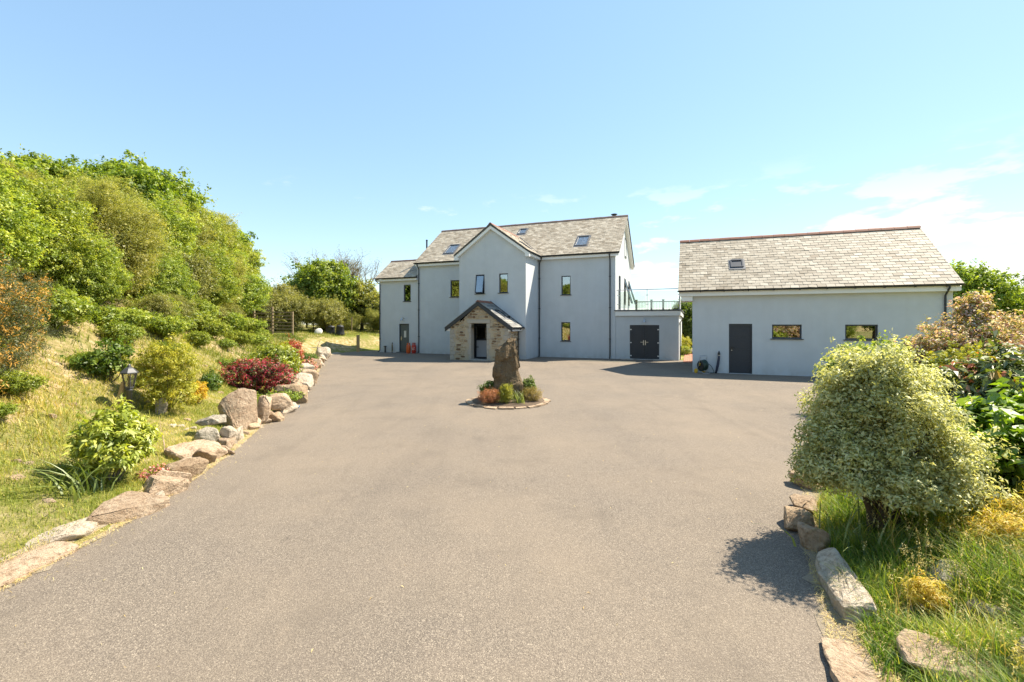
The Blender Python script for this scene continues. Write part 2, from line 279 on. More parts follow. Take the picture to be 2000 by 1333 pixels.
# ---------------------------------------------------------------- mesh helpers
def tag(o, label=None, cat=None, group=None, kind=None):
    if label: o['label'] = label
    if cat: o['category'] = cat
    if group: o['group'] = group
    if kind: o['kind'] = kind
    return o
def empty(name, loc=(0, 0, 0), rz=0, label=None, cat=None, group=None):
    o = bpy.data.objects.new(name, None); COL.objects.link(o); o.location = loc; o.rotation_euler = (0, 0, rz); o.empty_display_size = .1
    return tag(o, label, cat, group)
def link(name, me, mat, parent=None, loc=None, rot=None, sc=None):
    o = bpy.data.objects.new(name, me); COL.objects.link(o)
    if mat and not me.materials: me.materials.append(MATS[mat])
    if parent: o.parent = parent
    if loc is not None: o.location = loc
    if rot is not None: o.rotation_euler = rot
    if sc is not None: o.scale = sc
    return o
class MB:
    def __init__(s): s.v = []; s.f = []
    def box(s, x0, x1, y0, y1, z0, z1):
        return s.hexa([(x0, y0, z0), (x1, y0, z0), (x1, y1, z0), (x0, y1, z0), (x0, y0, z1), (x1, y0, z1), (x1, y1, z1), (x0, y1, z1)])
    def hexa(s, p):
        i = len(s.v); s.v += [tuple(q) for q in p]
        s.f += [(i, i+3, i+2, i+1), (i+4, i+5, i+6, i+7), (i, i+1, i+5, i+4), (i+1, i+2, i+6, i+5), (i+2, i+3, i+7, i+6), (i+3, i, i+4, i+7)]
        return s
    def prism(s, pts, vec):
        i = len(s.v); n = len(pts); vec = Vector(vec)
        s.v += [tuple(p) for p in pts] + [tuple(Vector(p)+vec) for p in pts]
        s.f += [tuple(range(i+n-1, i-1, -1)), tuple(range(i+n, i+2*n))]
        for k in range(n): s.f.append((i+k, i+(k+1) % n, i+n+(k+1) % n, i+n+k))
        return s
    def bar(s, a, b, w, h=None, up=(0, 0, 1)):
        a, b = Vector(a), Vector(b); d = (b-a).normalized(); h = h or w; up = Vector(up)
        if abs(d.dot(up)) > .98: up = Vector((0, 1, 0))
        x = d.cross(up).normalized()*w/2; y = x.cross(d).normalized()*h/2
        return s.hexa([a-x-y, a+x-y, b+x-y, b-x-y, a-x+y, a+x+y, b+x+y, b-x+y])
    def tube(s, path, r, sides=8, cap=True):
        P = [Vector(p) for p in path]; n = len(P); r = [r]*n if isinstance(r, (int, float)) else r; i0 = len(s.v); ref = None
        for k in range(n):
            d = (P[min(k+1, n-1)]-P[max(k-1, 0)]).normalized()
            if ref is None: ref = d.orthogonal().normalized()
            ref = (ref-d*ref.dot(d)); ref = ref.normalized() if ref.length > 1e-6 else d.orthogonal().normalized(); b = d.cross(ref)
            for j in range(sides):
                a = 2*math.pi*j/sides; s.v.append(tuple(P[k]+(ref*math.cos(a)+b*math.sin(a))*r[k]))
        for k in range(n-1):
            for j in range(sides):
                s.f.append((i0+k*sides+j, i0+k*sides+(j+1) % sides, i0+(k+1)*sides+(j+1) % sides, i0+(k+1)*sides+j))
        if cap: s.f += [tuple(range(i0+sides-1, i0-1, -1)), tuple(range(i0+(n-1)*sides, i0+n*sides))]
        return s
    def lathe(s, prof, c=(0, 0, 0), sides=16, axis='z'):
        i0 = len(s.v); n = len(prof)
        for r, z in prof:
            for j in range(sides):
                a = 2*math.pi*j/sides; x, y = r*math.cos(a), r*math.sin(a)
                p = (x, y, z) if axis == 'z' else ((z, x, y) if axis == 'x' else (x, z, y))
                s.v.append((c[0]+p[0], c[1]+p[1], c[2]+p[2]))
        for k in range(n-1):
            for j in range(sides): s.f.append((i0+k*sides+j, i0+k*sides+(j+1) % sides, i0+(k+1)*sides+(j+1) % sides, i0+(k+1)*sides+j))
        s.f += [tuple(range(i0+sides-1, i0-1, -1)), tuple(range(i0+(n-1)*sides, i0+n*sides))]
        return s
    def wall(s, a0, a1, z0, z1, d0, d1, holes, fn):
        xs = sorted({a0, a1, *[h[0] for h in holes], *[h[1] for h in holes]}); zs = sorted({z0, z1, *[h[2] for h in holes], *[h[3] for h in holes]})
        for i in range(len(xs)-1):
            for k in range(len(zs)-1):
                cx, cz = (xs[i]+xs[i+1])/2, (zs[k]+zs[k+1])/2
                if any(h[0] < cx < h[1] and h[2] < cz < h[3] for h in holes): continue
                j = len(s.v)
                for d in (d0, d1): s.v += [fn(xs[i], d, zs[k]), fn(xs[i+1], d, zs[k]), fn(xs[i+1], d, zs[k+1]), fn(xs[i], d, zs[k+1])]
                s.f += [(j, j+1, j+2, j+3), (j+7, j+6, j+5, j+4)]
        def quad(p, q, r_, t_): j = len(s.v); s.v += [p, q, r_, t_]; s.f.append((j, j+1, j+2, j+3))
        for (x0, x1, y0, y1) in holes + [(a0, a1, z0, z1)]:
            for (p, q) in (((x0, y0), (x1, y0)), ((x1, y0), (x1, y1)), ((x1, y1), (x0, y1)), ((x0, y1), (x0, y0))):
                quad(fn(p[0], d0, p[1]), fn(q[0], d0, q[1]), fn(q[0], d1, q[1]), fn(p[0], d1, p[1]))
        return s
    def build(s, name, mat, parent=None, smooth=False, loc=None, rot=None, fix=True):
        me = bpy.data.meshes.new(name); me.from_pydata(s.v, [], s.f); me.update()
        if fix:
            bm = bmesh.new(); bm.from_mesh(me); bmesh.ops.recalc_face_normals(bm, faces=bm.faces); bm.to_mesh(me); bm.free()
        if smooth: me.shade_smooth() if hasattr(me, 'shade_smooth') else None
        return link(name, me, mat, parent, loc, rot)
def part(name, mat, parent, fn, smooth=False, **k):
    m = MB(); fn(m); return m.build(name, mat, parent, smooth, **k)

def np_mesh(name, V, F, rnd=None, smooth=False):
    """V (n,3) array; F (m,k) faces of one size; rnd per-face random value"""
    me = bpy.data.meshes.new(name); nf, k = F.shape
    me.vertices.add(len(V)); me.vertices.foreach_set('co', np.ascontiguousarray(V, dtype=np.float32).ravel())
    me.loops.add(nf*k); me.loops.foreach_set('vertex_index', np.ascontiguousarray(F, dtype=np.int32).ravel())
    me.polygons.add(nf); me.polygons.foreach_set('loop_start', np.arange(0, nf*k, k, dtype=np.int32))
    if rnd is not None:
        at = me.attributes.new('rnd', 'FLOAT', 'FACE'); at.data.foreach_set('value', np.ascontiguousarray(rnd, dtype=np.float32))
    me.update(calc_edges=True)
    return me

# ---------------------------------------------------------------- terrain
LEFT = np.array([(-3.7, -60), (-3.9, -14), (-4.05, 0), (-4.15, 3.7), (-4.2, 5.2), (-4.67, 7.4), (-5.2, 9.2), (-5.9, 12.2), (-6.85, 15.2), (-9.5, 22.5), (-11.6, 27.8), (-12.35, 31),
                 (-12.45, 33.2), (-11.9, 34.9), (-10.7, 36.3), (-9.7, 38.3), (-8, 43), (0, 48), (14, 50), (60, 70)], float)
RIGHT = np.array([(-.2, -60), (.6, -8), (1.2, 0), (2.02, 2.75), (2.66, 4.0), (3.22, 5.15), (5.1, 7.3), (8.0, 10.2), (11.3, 14.0), (12.4, 16.0), (12.7, 18.3), (16.4, 16.7), (20, 26), (26, 40), (60, 60)], float)
def sdist(P, poly):
    best = np.full(len(P), 1e9); sg = np.zeros(len(P)); yy = np.zeros(len(P))
    for a, b in zip(poly[:-1], poly[1:]):
        d = b-a; L = (d*d).sum(); q = P-a; tt = np.clip((q@d)/L, 0, 1); e = q-tt[:, None]*d; ds = np.sqrt((e*e).sum(1))
        cr = d[0]*q[:, 1]-d[1]*q[:, 0]; m = ds < best-1e-9
        best = np.where(m, ds, best); sg = np.where(m, np.sign(cr), sg); yy = np.where(m, a[1]+tt*d[1], yy)
    return best*sg, yy
def sstep(x, a, b):
    t = np.clip((x-a)/(b-a), 0, 1); return t*t*(3-2*t)
def cheapnoise(X, Y):
    return (np.sin(X*1.7+.6*np.sin(Y*1.3))*np.cos(Y*1.9+.8*np.sin(X*.9)) + .5*np.sin(X*4.1+Y*2.3+1.3*np.sin(Y*3.1)) + .35*np.sin(Y*6.3-X*5.2+np.sin(X*3)))/1.85
def HT(X, Y):
    X = np.atleast_1d(np.asarray(X, float)); Y = np.atleast_1d(np.asarray(Y, float)); P = np.stack([X.ravel(), Y.ravel()], 1)
    s, yy = sdist(P, LEFT)
    hill = np.interp(s, [0, .25, .8, 2, 3, 4.5, 6, 8, 12, 20, 60, 400], [-.02, .10, .2, .58, 1.22, 2.3, 3.2, 3.9, 4.3, 4.6, 4.8, 4.0])
    terr = np.interp(s, [0, .25, .8, 1.5, 2.1, 2.6, 5, 20, 80, 400], [-.02, .05, .32, .82, 1.12, 1.24, 1.34, 1.7, 2.2, -2])
    w = sstep(yy, 26.0, 30.5)
    h = np.where(s > 0, hill*(1-w)+terr*w, -.02)
    nz = cheapnoise(P[:, 0], P[:, 1])
    h = h+np.where(s > 0, nz*np.clip(s*.05, 0, .16), 0)
    r, _ = sdist(P, RIGHT); r = -r
    bed = np.interp(r, [0, .2, .6, 2, 5, 12, 40], [-.02, .05, .12, .28, .5, .6, .2])
    h = np.where((r > 0), np.maximum(h, bed+nz*np.clip(r*.05, 0, .05)), h)
    D = np.hypot(P[:, 0], P[:, 1]); h = h-np.clip((D-90)*.03, 0, 30)
    # level pad under the outbuilding
    q = P-np.array([7.94, 20.]); ul = q@np.array([.930, -.366]); nl = q@np.array([.366, .930])
    pad = (ul > -1.0) & (ul < 9.0) & (nl > -.3) & (nl < 6.6); h = np.where(pad, -.02, h)
    return h
def H1(x, y): return float(HT(x, y)[0])
ax = np.concatenate([-np.geomspace(30, 2500, 16)[::-1], np.arange(-29.5, 26, .3), np.geomspace(26.5, 2500, 16)])
ay = np.concatenate([-np.geomspace(14, 2500, 14)[::-1], np.arange(-13.5, 52, .3), np.geomspace(52.5, 3500, 18)])
GX, GY = np.meshgrid(ax, ay); Z = HT(GX, GY); nx, ny = len(ax), len(ay)
V = np.stack([GX.ravel(), GY.ravel(), Z], 1); I = np.arange(nx*ny).reshape(ny, nx)
F = np.stack([I[:-1, :-1].ravel(), I[:-1, 1:].ravel(), I[1:, 1:].ravel(), I[1:, :-1].ravel()], 1)
me = np_mesh('ground', V, F); me.shade_smooth(); tag(link('ground', me, 'ground_mix'), kind='structure')

# the tarmac sheet
poly = [tuple(p) for p in LEFT[1:16]] + [(-6, 40), (2, 43), (9, 38), (9.9, 26.4), (9.6, 23.2), (9.3, 19.6)] + [tuple(p) for p in RIGHT[1:11][::-1]]
bm = bmesh.new(); vv = [bm.verts.new((x, y, .006)) for x, y in poly]; fc = bm.faces.new(vv)
if fc.normal.z < 0: fc.normal_flip()
bmesh.ops.triangulate(bm, faces=bm.faces); me = bpy.data.meshes.new('driveway'); bm.to_mesh(me); bm.free()
for p_ in me.polygons:
    if p_.normal.z < 0: p_.flip()
tag(link('driveway', me, 'tarmac'), kind='structure')

# ---------------------------------------------------------------- house frame
ANG = math.atan2(-.366, .930); P0 = (6.25, 27.5, 0); C0 = (7.94, 20.0, 0)
CA, SA = math.cos(ANG), math.sin(ANG)
def HW(u, n, z=0, O=P0): return Vector((O[0]+u*CA-n*SA, O[1]+u*SA+n*CA, z))
house = empty('house', P0, ANG, 'large pale grey rendered house with slate roof and stone porch', 'house')
front = lambda a, d, z: (a, d, z)

def unit_slate(seed):
    rs = random.Random(seed); m = MB(); j = lambda: rs.uniform(-.012, .012)
    p = [(0+j()*.3, 0+j(), .006), (1+j()*.3, 0+j(), .006), (1, 1, -.012), (0, 1, -.012)]
    m.hexa([(x, y, z) for x, y, z in p] + [(x, y, z+.015) for x, y, z in p]); me = bpy.data.meshes.new('slate'); me.from_pydata(m.v, [], m.f); me.update(); me.materials.append(MATS['slate']); return me
SLATES = [unit_slate(i) for i in range(5)]
def slate_field(roof, O, A, S, L, SL, gauge, w, mat='slate', clip=None, piece=None, seed=1):
    O, A, S = Vector(O), Vector(A).normalized(), Vector(S).normalized(); N = A.cross(S); rs = random.Random(seed)
    rows = int(SL/gauge+.3); V = []; F = []; rv = []; pieces = []
    for r_ in range(rows):
        s0 = r_*gauge-.03; s1 = min(s0+gauge*1.9, SL); a = -(r_ % 2)*w/2
        while a < L-.02:
            a0, a1 = max(a, 0)+.007, min(a+w, L)-.007; a += w
            if a1-a0 < .04: continue
            if clip and not clip((O+A*(a0+a1)/2+S*(s0+gauge*.5))): continue
            lift = .020+rs.uniform(-.003, .005); tw = rs.uniform(-.006, .006); rn = rs.random()
            if piece and piece(a0, s0): pieces.append((a0, a1, s0, s1, lift)); continue
            i = len(V); d0, d1 = rs.uniform(-.008, .008), rs.uniform(-.008, .008)
            for h_ in (0, .015):
                for (aa, ss, l_) in ((a0, s0+d0, lift+tw), (a1, s0+d1, lift-tw), (a1, s1, .004), (a0, s1, .004)):
                    V.append(O+A*aa+S*ss+N*(l_+h_))
            F += [(i+4, i+5, i+6, i+7), (i, i+1, i+5, i+4), (i+1, i+2, i+6, i+5), (i+3, i, i+4, i+7)]; rv += [rn]*4
    if F:
        me = np_mesh('slates', np.array([tuple(v) for v in V]), np.array(F), np.array(rv)); me.shade_flat(); tag(link('slates', me, mat, roof), kind='stuff')
    for (a0, a1, s0, s1, lift) in pieces:
        o = link('slate', SLATES[rs.randrange(5)], None, roof)
        Lr = s1-s0; T = (S*Lr+N*(.016-lift+.006)).normalized(); N2 = A.cross(T)
        M = Matrix((A*(a1-a0), T*Lr, N2)).transposed().to_4x4(); M.translation = O+A*a0+S*s0+N*lift; o.matrix_local = M
def ridge_tiles(roof, p, q, mat, w=.14, seg=.45):
    p, q = Vector(p), Vector(q); d = q-p; n = max(1, int(d.length/seg)); side = Vector((d.y, -d.x, 0)).normalized()
    me = None; rs = random.Random(7)
    for k in range(n):
        a, b = p+d*(k/n)+d.normalized()*.004, p+d*((k+1)/n)-d.normalized()*.004
        if me is None:
            m = MB(); l = (b-a); pr = [side*w-Vector((0, 0, .09)), side*w*.5+Vector((0, 0, .0)), Vector((0, 0, .045)), -side*w*.5+Vector((0, 0, .0)), -side*w-Vector((0, 0, .09)), Vector((0, 0, -.02))]
            m.prism(pr, l); o = m.build('ridge_tile', mat, roof); me = o.data
        else: o = link('ridge_tile', me, mat, roof)
        o.location = a+Vector((0, 0, rs.uniform(-.006, .006)))

def window(parent, u, n, z, w, h, rot=0, tilt=0, blind=.12, name='window', split=False, mat='anthracite', depth=.07, sill=True):
    """frame mesh; local x across, y into the wall, z up; origin bottom left on the outer wall face"""
    m = MB(); f = .055
    y0, y1 = depth, depth+.07
    m.box(0, f, y0, y1, 0, h).box(w-f, w, y0, y1, 0, h).box(f, w-f, y0, y1, 0, f).box(f, w-f, y0, y1, h-f, h)
    if split: m.box(w/2-f/2, w/2+f/2, y0, y1, f, h-f)
    o = m.build(name, mat, parent, loc=(u, n, z), rot=(0, 0, rot))
    if tilt:
        s = MB(); s.box(0, .04, 0, .05, -h+.06, 0).box(w-.1, w-.06, 0, .05, -h+.06, 0).box(.04, w-.1, 0, .05, -.05, 0).box(.04, w-.1, 0, .05, -h+.06, -h+.11)
        sa = s.build('sash', mat, o, loc=(.03, y0-.055, h-.03), rot=(tilt, 0, 0))
        g = MB(); g.box(.04, w-.1, .02, .026, -h+.11, -.05); g.build('pane', 'window_glass', o, loc=(.03, y0-.055, h-.03), rot=(tilt, 0, 0))
    else:
        g = MB(); g.box(f, w-f, y0+.03, y0+.036, f, h-f); g.build('pane', 'window_glass', o)
    if blind: b = MB(); b.box(f+.01, w-f-.01, y0+.10, y0+.105, h-f-blind, h-f); b.build('blind', 'blind_fabric', o)
    if sill: q = MB(); q.box(-.06, w+.06, -.055, y0-.003, -.035, -.002); q.build('sill', mat, o)
    return o
def gutter(parent, a, b, r=.055):
    a, b = Vector(a), Vector(b); m = MB(); d = b-a; side = Vector((0, 0, 1)).cross(d).normalized(); prof = []
    for k in range(7): an = math.pi*k/6; prof.append(side*math.cos(an)*r-Vector((0, 0, 1))*math.sin(an)*r)
    inner = [p*.86 for p in prof[::-1]]
    i = len(m.v); pts = prof+inner; m.prism([a+p for p in pts], d); o = m.build('gutter', 'dark_metal', parent); return o
def downpipe(parent, pts, r=.034, clips=()):
    m = MB(); m.tube(pts, r, 10); o = m.build('downpipe', 'dark_metal', parent)
    for (x, y, z) in clips: part('pipe_clip', 'dark_metal', o, lambda m: m.box(x-r-.02, x+r+.02, y-r-.008, y+r+.05, z-.02, z+.02))
    return o
def bargeboard(parent, u0, z0, u1, z1, n, dep, mat, th=.05, name='bargeboard'):
    m = MB(); m.prism([(u0, n, z0), (u1, n, z1), (u1, n, z1-dep*1.2), (u0, n, z0-dep*1.2)], (0, th, 0)); return m.build(name, mat, parent)

# ---- main block
MS = .756; EZ = 6.45
def gabled(parent, u0, u1, n0, n1, zt, rz, holes_front, side_holes_r=None, th=.3, left=True):
    nm = (n0+n1)/2
    part('front_wall', 'wall_render', parent, lambda m: m.wall(u0, u1, -.05, zt, n0, n0+th, holes_front, front))
    part('back_wall', 'wall_render', parent, lambda m: m.box(u0, u1, n1-th, n1, -.05, zt))
    gz = rz-(nm-n0)*MS
    def side(ua, ub):
        def fn(m):
            if side_holes_r and ub == u1: m.wall(n0+th+.001, n1-th-.001, -.05, zt, ub, ua, side_holes_r, lambda a, d, z: (d, a, z))
            else: m.box(ua, ub, n0+th+.001, n1-th-.001, -.05, zt)
        return fn
    part('gable_wall', 'wall_render', parent, side(u1-th, u1))
    if left: part('gable_wall', 'wall_render', parent, side(u0, u0+th))
    for ua in (u0, u1-th):
        part('gable_peak', 'wall_render', parent, lambda m: m.prism([(ua, n0, zt+.001), (ua, n1, zt+.001), (ua, n1, gz-.03), (ua, nm, rz-.06), (ua, n0, gz-.03)], (th, 0, 0)))
ROOFLIGHTS = []
main_front_holes = [(-11.32, -10.62, 3.97, 5.14), (-3.37, -2.77, 3.94, 5.14), (-3.38, -2.79, 1.04, 2.22)]
side_holes = [(1.35, 2.25, 3.02, 5.2), (3.85, 4.75, 3.42, 5.25), (6.05, 6.85, 3.42, 5.25)]
gabled(house, -14, 0, 0, 7.3, 6.3, 9.4-.1, main_front_holes, side_holes)
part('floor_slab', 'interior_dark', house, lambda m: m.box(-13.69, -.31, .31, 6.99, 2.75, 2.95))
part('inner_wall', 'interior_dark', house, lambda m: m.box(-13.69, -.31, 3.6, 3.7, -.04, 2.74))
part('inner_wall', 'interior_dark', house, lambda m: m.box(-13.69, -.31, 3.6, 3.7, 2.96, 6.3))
roof = part('roof', 'slate_dark', house, lambda m: m.prism([(-14.1, -.25, EZ), (-14.1, 3.65, 9.4), (-14.1, 7.55, EZ), (-14.1, 7.55, EZ-.1), (-14.1, 3.65, 9.29), (-14.1, -.25, EZ-.1)], (14.37, 0, 0)))
sl = math.hypot(1, MS); RD = (0, 1/sl, MS/sl)
slate_field(roof, (-14.12, -.27, EZ), (1, 0, 0), RD, 14.41, 4.87, .205, .29, seed=3)
slate_field(roof, (.29, 7.57, EZ), (-1, 0, 0), (0, -1/sl, MS/sl), 14.41, 4.87, .205, .29, seed=4)
ridge_tiles(roof, (-14.12, 3.65, 9.46), (.29, 3.65, 9.46), 'ridge_dark')
part('fascia', 'white_trim', house, lambda m: m.box(-14.0, -9.62, -.22, -.004, 6.20, 6.36))
part('fascia', 'white_trim', house, lambda m: m.box(-4.6, .0, -.22, -.004, 6.20, 6.36))
gutter(house, (-14.14, -.30, 6.43), (-9.62, -.30, 6.43)); gutter(house, (-4.60, -.30, 6.43), (.24, -.30, 6.43))
for s_ in (-1, 1):   # verges of the seaward gable
    part('verge_board', 'white_trim', house, lambda m: m.prism([(.004, 3.65+s_*3.88, EZ-.05), (.004, 3.65, 9.27), (.004, 3.65, 9.07), (.004, 3.65+s_*3.88, EZ-.24)], (.22, 0, 0)))
    part('verge_board', 'white_trim', house, lambda m: m.prism([(-14.08, 3.65+s_*3.88, EZ-.105), (-14.08, 3.65, 9.285), (-14.08, 3.65, 9.14), (-14.08, 3.65+s_*3.88, EZ-.24)], (.075, 0, 0)))
gutter(house, (-14.1, 7.6, 6.42), (.24, 7.6, 6.42))
window(house, -11.32, 0, 3.97, .70, 1.17); window(house, -3.37, 0, 3.94, .60, 1.20); window(house, -3.38, 0, 1.04, .59, 1.18, blind=0)
for k_, (a0, a1, z0, z1) in enumerate(side_holes): window(house, 0, a0, z0, a1-a0, z1-z0, rot=math.pi/2, blind=0, sill=False, tilt=R(-17) if k_ else 0)
window(house, .004, 4.05, 6.75, .80, 1.3, rot=math.pi/2, depth=-.02, blind=0)
def rooflight(parent, u, n, z, w, l, slope, glassmat='roof_glass', rz=0, frame='lead_grey'):
    m = MB(); f = .06; h = .075
    m.box(0, f, 0, l, 0, h).box(w-f, w, 0, l, 0, h).box(f, w-f, 0, f, 0, h).box(f, w-f, l-f*1.6, l, 0, h+.015)
    o = m.build('rooflight', frame, parent, loc=(u, n, z)); o.rotation_euler = (math.atan(slope), 0, rz)
    part('pane', glassmat, o, lambda m: m.box(f, w-f, f, l-f*1.6, .045, .052))
    part('blind', 'pale_panel', o, lambda m: m.box(f, w-f, f, l-f*1.6, .026, .031))
    part('flashing', 'lead_grey', o, lambda m: m.box(-.07, w+.07, -.16, -.004, .028, .040).box(-.07, -.003, 0, l+.06, .026, .038).box(w+.003, w+.07, 0, l+.06, .026, .038))
    return o
rz_ = lambda n: EZ+(n+.25)*MS+.012
for (u_, n_, w_, l_) in ((-12.2, .58, .82, 1.30), (-7.24, 2.38, .58, .80), (-2.65, .52, .80, 1.30)): rooflight(roof, u_, n_, rz_(n_), w_, l_, MS)
flue = part('flue', 'dark_metal', house, lambda m: m.tube([(-14.32, 1.75, 5.9), (-14.32, 1.75, 8.38)], .06, 10).lathe([(.075, 8.36), (.075, 8.44), (.03, 8.47)], (-14.32, 1.75, 0), 10))
flue = part('chimney_flue', 'dark_metal', house, lambda m: m.lathe([(.14, 9.1), (.14, 9.56), (.19, 9.57), (.19, 9.60), (.13, 9.61), (.13, 9.68), (.22, 9.69), (.22, 9.73), (.05, 9.78)], (-.72, 4.15, 0), 14))

# ---- projecting gable
GSl = (8.2-6.42)/2.475; gu0, gu1, gn = -9.33, -4.88, -2.43; gm = (gu0+gu1)/2
g_holes = [(-8.18, -7.58, 3.98, 5.16), (-6.61, -6.03, 4.0, 5.17)]
part('front_wall', 'wall_render', house, lambda m: m.wall(gu0, gu1, -.05, 6.2, gn, gn+.3, g_holes, front))
part('gable_peak', 'wall_render', house, lambda m: m.prism([(gu0, gn, 6.201), (gu1, gn, 6.201), (gu1, gn, 6.50), (gm, gn, 8.09), (gu0, gn, 6.50)], (0, .3, 0)))
part('side_wall', 'wall_render', house, lambda m: m.box(gu1-.3, gu1, gn+.301, -.001, -.05, 6.45))
part('side_wall', 'wall_render', house, lambda m: m.box(gu0, gu0+.3, gn+.301, -.001, -.05, 6.45))
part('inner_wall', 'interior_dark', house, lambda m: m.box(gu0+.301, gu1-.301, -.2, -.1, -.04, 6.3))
groof = part('gable_roof', 'slate_dark', house, lambda m: m.prism([(gu0-.25, gn-.2, 6.42), (gm, gn-.2, 8.2), (gu1+.25, gn-.2, 6.42), (gu1+.25, gn-.2, 6.34), (gm, gn-.2, 8.10), (gu0-.25, gn-.2, 6.34)], (0, 4.75, 0)))
gl = math.hypot(1, GSl); gclip = lambda p: p.y < -.2 or p.z > EZ+(p.y+.25)*MS-.05
slate_field(groof, (gu1+.27, gn-.22, 6.42), (0, 1, 0), (-1/gl, 0, GSl/gl), 4.8, 3.03, .205, .29, clip=gclip, seed=5)
slate_field(groof, (gu0-.27, gn+4.58, 6.42), (0, -1, 0), (1/gl, 0, GSl/gl), 4.8, 3.03, .205, .29, clip=gclip, seed=6)
ridge_tiles(groof, (gm, gn-.23, 8.25), (gm, 2.15, 8.25), 'terracotta')
for s_ in (-1, 1):
    bargeboard(house, gm+s_*2.475, 6.40, gm, 8.175, gn-.18, .23, 'white_trim', .17)
    part('kneeler', 'white_trim', house, lambda m: m.box(*sorted((gm+s_*2.24, gm+s_*2.50)), gn-.19, gn+.0, 6.10, 6.34))
    part('side_fascia', 'white_trim', house, lambda m: m.box(*sorted((gm+s_*2.229, gm+s_*2.45)), gn+.004, -.23, 6.19, 6.335))
    gutter(house, (gm+s_*2.53, gn-.16, 6.41), (gm+s_*2.53, -.26, 6.41))
part('valley', 'lead_grey', house, lambda m: m.tube([(-4.66, -.25, 6.475), (-6.9, 1.97, 8.17)], .03, 6))
vr = rooflight(groof, -5.15, -1.2, 6.42+(.52)*GSl+.01, .6, .8, GSl, rz=math.pi/2)
window(house, -8.18, gn, 3.98, .60, 1.18, tilt=R(-11)); window(house, -6.61, gn, 4.0, .58, 1.17, blind=.09)

# ---- stone porch
pu0, pu1, pn = -8.99, -5.30, -4.15; pm = (pu0+pu1)/2; PSl = (3.40-1.92)/2.1
pw = part('porch_wall', 'lime_mortar', house, lambda m: m.wall(pu0, pu1, -.05, 1.92, pn, pn+.42, [(-7.65, -6.63, -.06, 2.0)], front))
part('porch_peak', 'lime_mortar', house, lambda m: m.wall(pu0+.28, pu1-.28, 1.921, 2.15, pn, pn+.42, [(-7.65, -6.63, 1.9, 2.16)], front).prism([(pu0+.55, pn, 2.151), (pu1-.55, pn, 2.151), (pm, pn, 3.27)], (0, .42, 0)).prism([(pu0, pn+.002, 1.92), (pu0+.6, pn+.002, 1.92), (pu0+.6, pn+.002, 2.33)], (0, .4, 0)).prism([(pu1, pn+.002, 1.92), (pu1-.6, pn+.002, 1.92), (pu1-.6, pn+.002, 2.33)], (0, .4, 0)))
pws = part('porch_side_wall', 'lime_mortar', house, lambda m: m.box(pu1-.42, pu1, pn+.421, gn-.001, -.05, 1.95))
pwl = part('porch_side_wall', 'lime_mortar', house, lambda m: m.box(pu0, pu0+.42, pn+.421, gn-.001, -.05, 1.95))
part('porch_floor', 'concrete_pale', house, lambda m: m.box(pu0+.43, pu1-.43, pn+.03, gn-.002, -.04, .05))
rs = random.Random(11)
def stone_mesh(seed):
    r_ = random.Random(seed); bm = bmesh.new()
    n = 9; pts = []
    for k in range(n):
        a = 2*math.pi*(k+r_.uniform(-.25, .25))/n; c_, s_ = math.cos(a), math.sin(a); q = max(abs(c_), abs(s_))**.7
        pts.append((c_*.5/q*r_.uniform(.86, 1.02), s_*.5/q*r_.uniform(.86, 1.02)))
    b0 = [bm.verts.new((x, .5, z)) for x, z in pts]; b1 = [bm.verts.new((x, -.25, z)) for x, z in pts]; b2 = [bm.verts.new((x*.8, -.5+r_.uniform(-.1, .1), z*.8)) for x, z in pts]
    for k in range(n):
        j = (k+1) % n; bm.faces.new((b0[k], b0[j], b1[j], b1[k])); bm.faces.new((b1[k], b1[j], b2[j], b2[k]))
    bm.faces.new(b2); bmesh.ops.recalc_face_normals(bm, faces=bm.faces); me = bpy.data.meshes.new('stone'); bm.to_mesh(me); bm.free(); me.materials.append(MATS['rubble_stone']); return me
STONES = [stone_mesh(i) for i in range(9)]
def rubble(parent, a0, a1, zmax, ok, place):
    z = .02
    while z < zmax:
        h = rs.uniform(.10, .19); a = a0+rs.uniform(0, .08)
        while a < a1-.06:
            w = rs.choice((.14, .18, .22, .26, .32, .40))*rs.uniform(.85, 1.15); w = min(w, a1-a)
            hh = h*rs.uniform(.75, 1.05); zc = z+h/2+rs.uniform(-.012, .012)
            if ok(a, a+w, zc-hh/2, zc+hh/2):
                o = link('stone', STONES[rs.randrange(9)], None, parent); place(o, a+w/2, zc); o.scale = (w-.018, .075, hh-.016); o.rotation_euler.y = rs.uniform(-.06, .06)
            a += w
        z += h
def okf(a, b, z0, z1):
    if b > -7.92 and a < -6.36 and z1 > 1.98 and z0 < 2.36: return False
    if b > -7.86 and a < -6.42 and z0 < 2.2: return False
    if a < pu0+.32 and z1 < 1.9: return False
    if b > pu1-.32 and z1 < 1.9: return False
    top = 3.28-max(abs(a-pm), abs(b-pm))*PSl
    return z1 < top-.02
def plf(o, a, z): o.location = (a, pn-.006, z)
rubble(pw, pu0+.02, pu1-.02, 3.2, okf, plf)
def pls(o, a, z): o.location = (pu1+.006, a, z); o.rotation_euler.z = math.pi/2
rubble(pws, pn+.36, gn-.03, 1.85, lambda a, b, z0, z1: z1 < 1.86, pls)
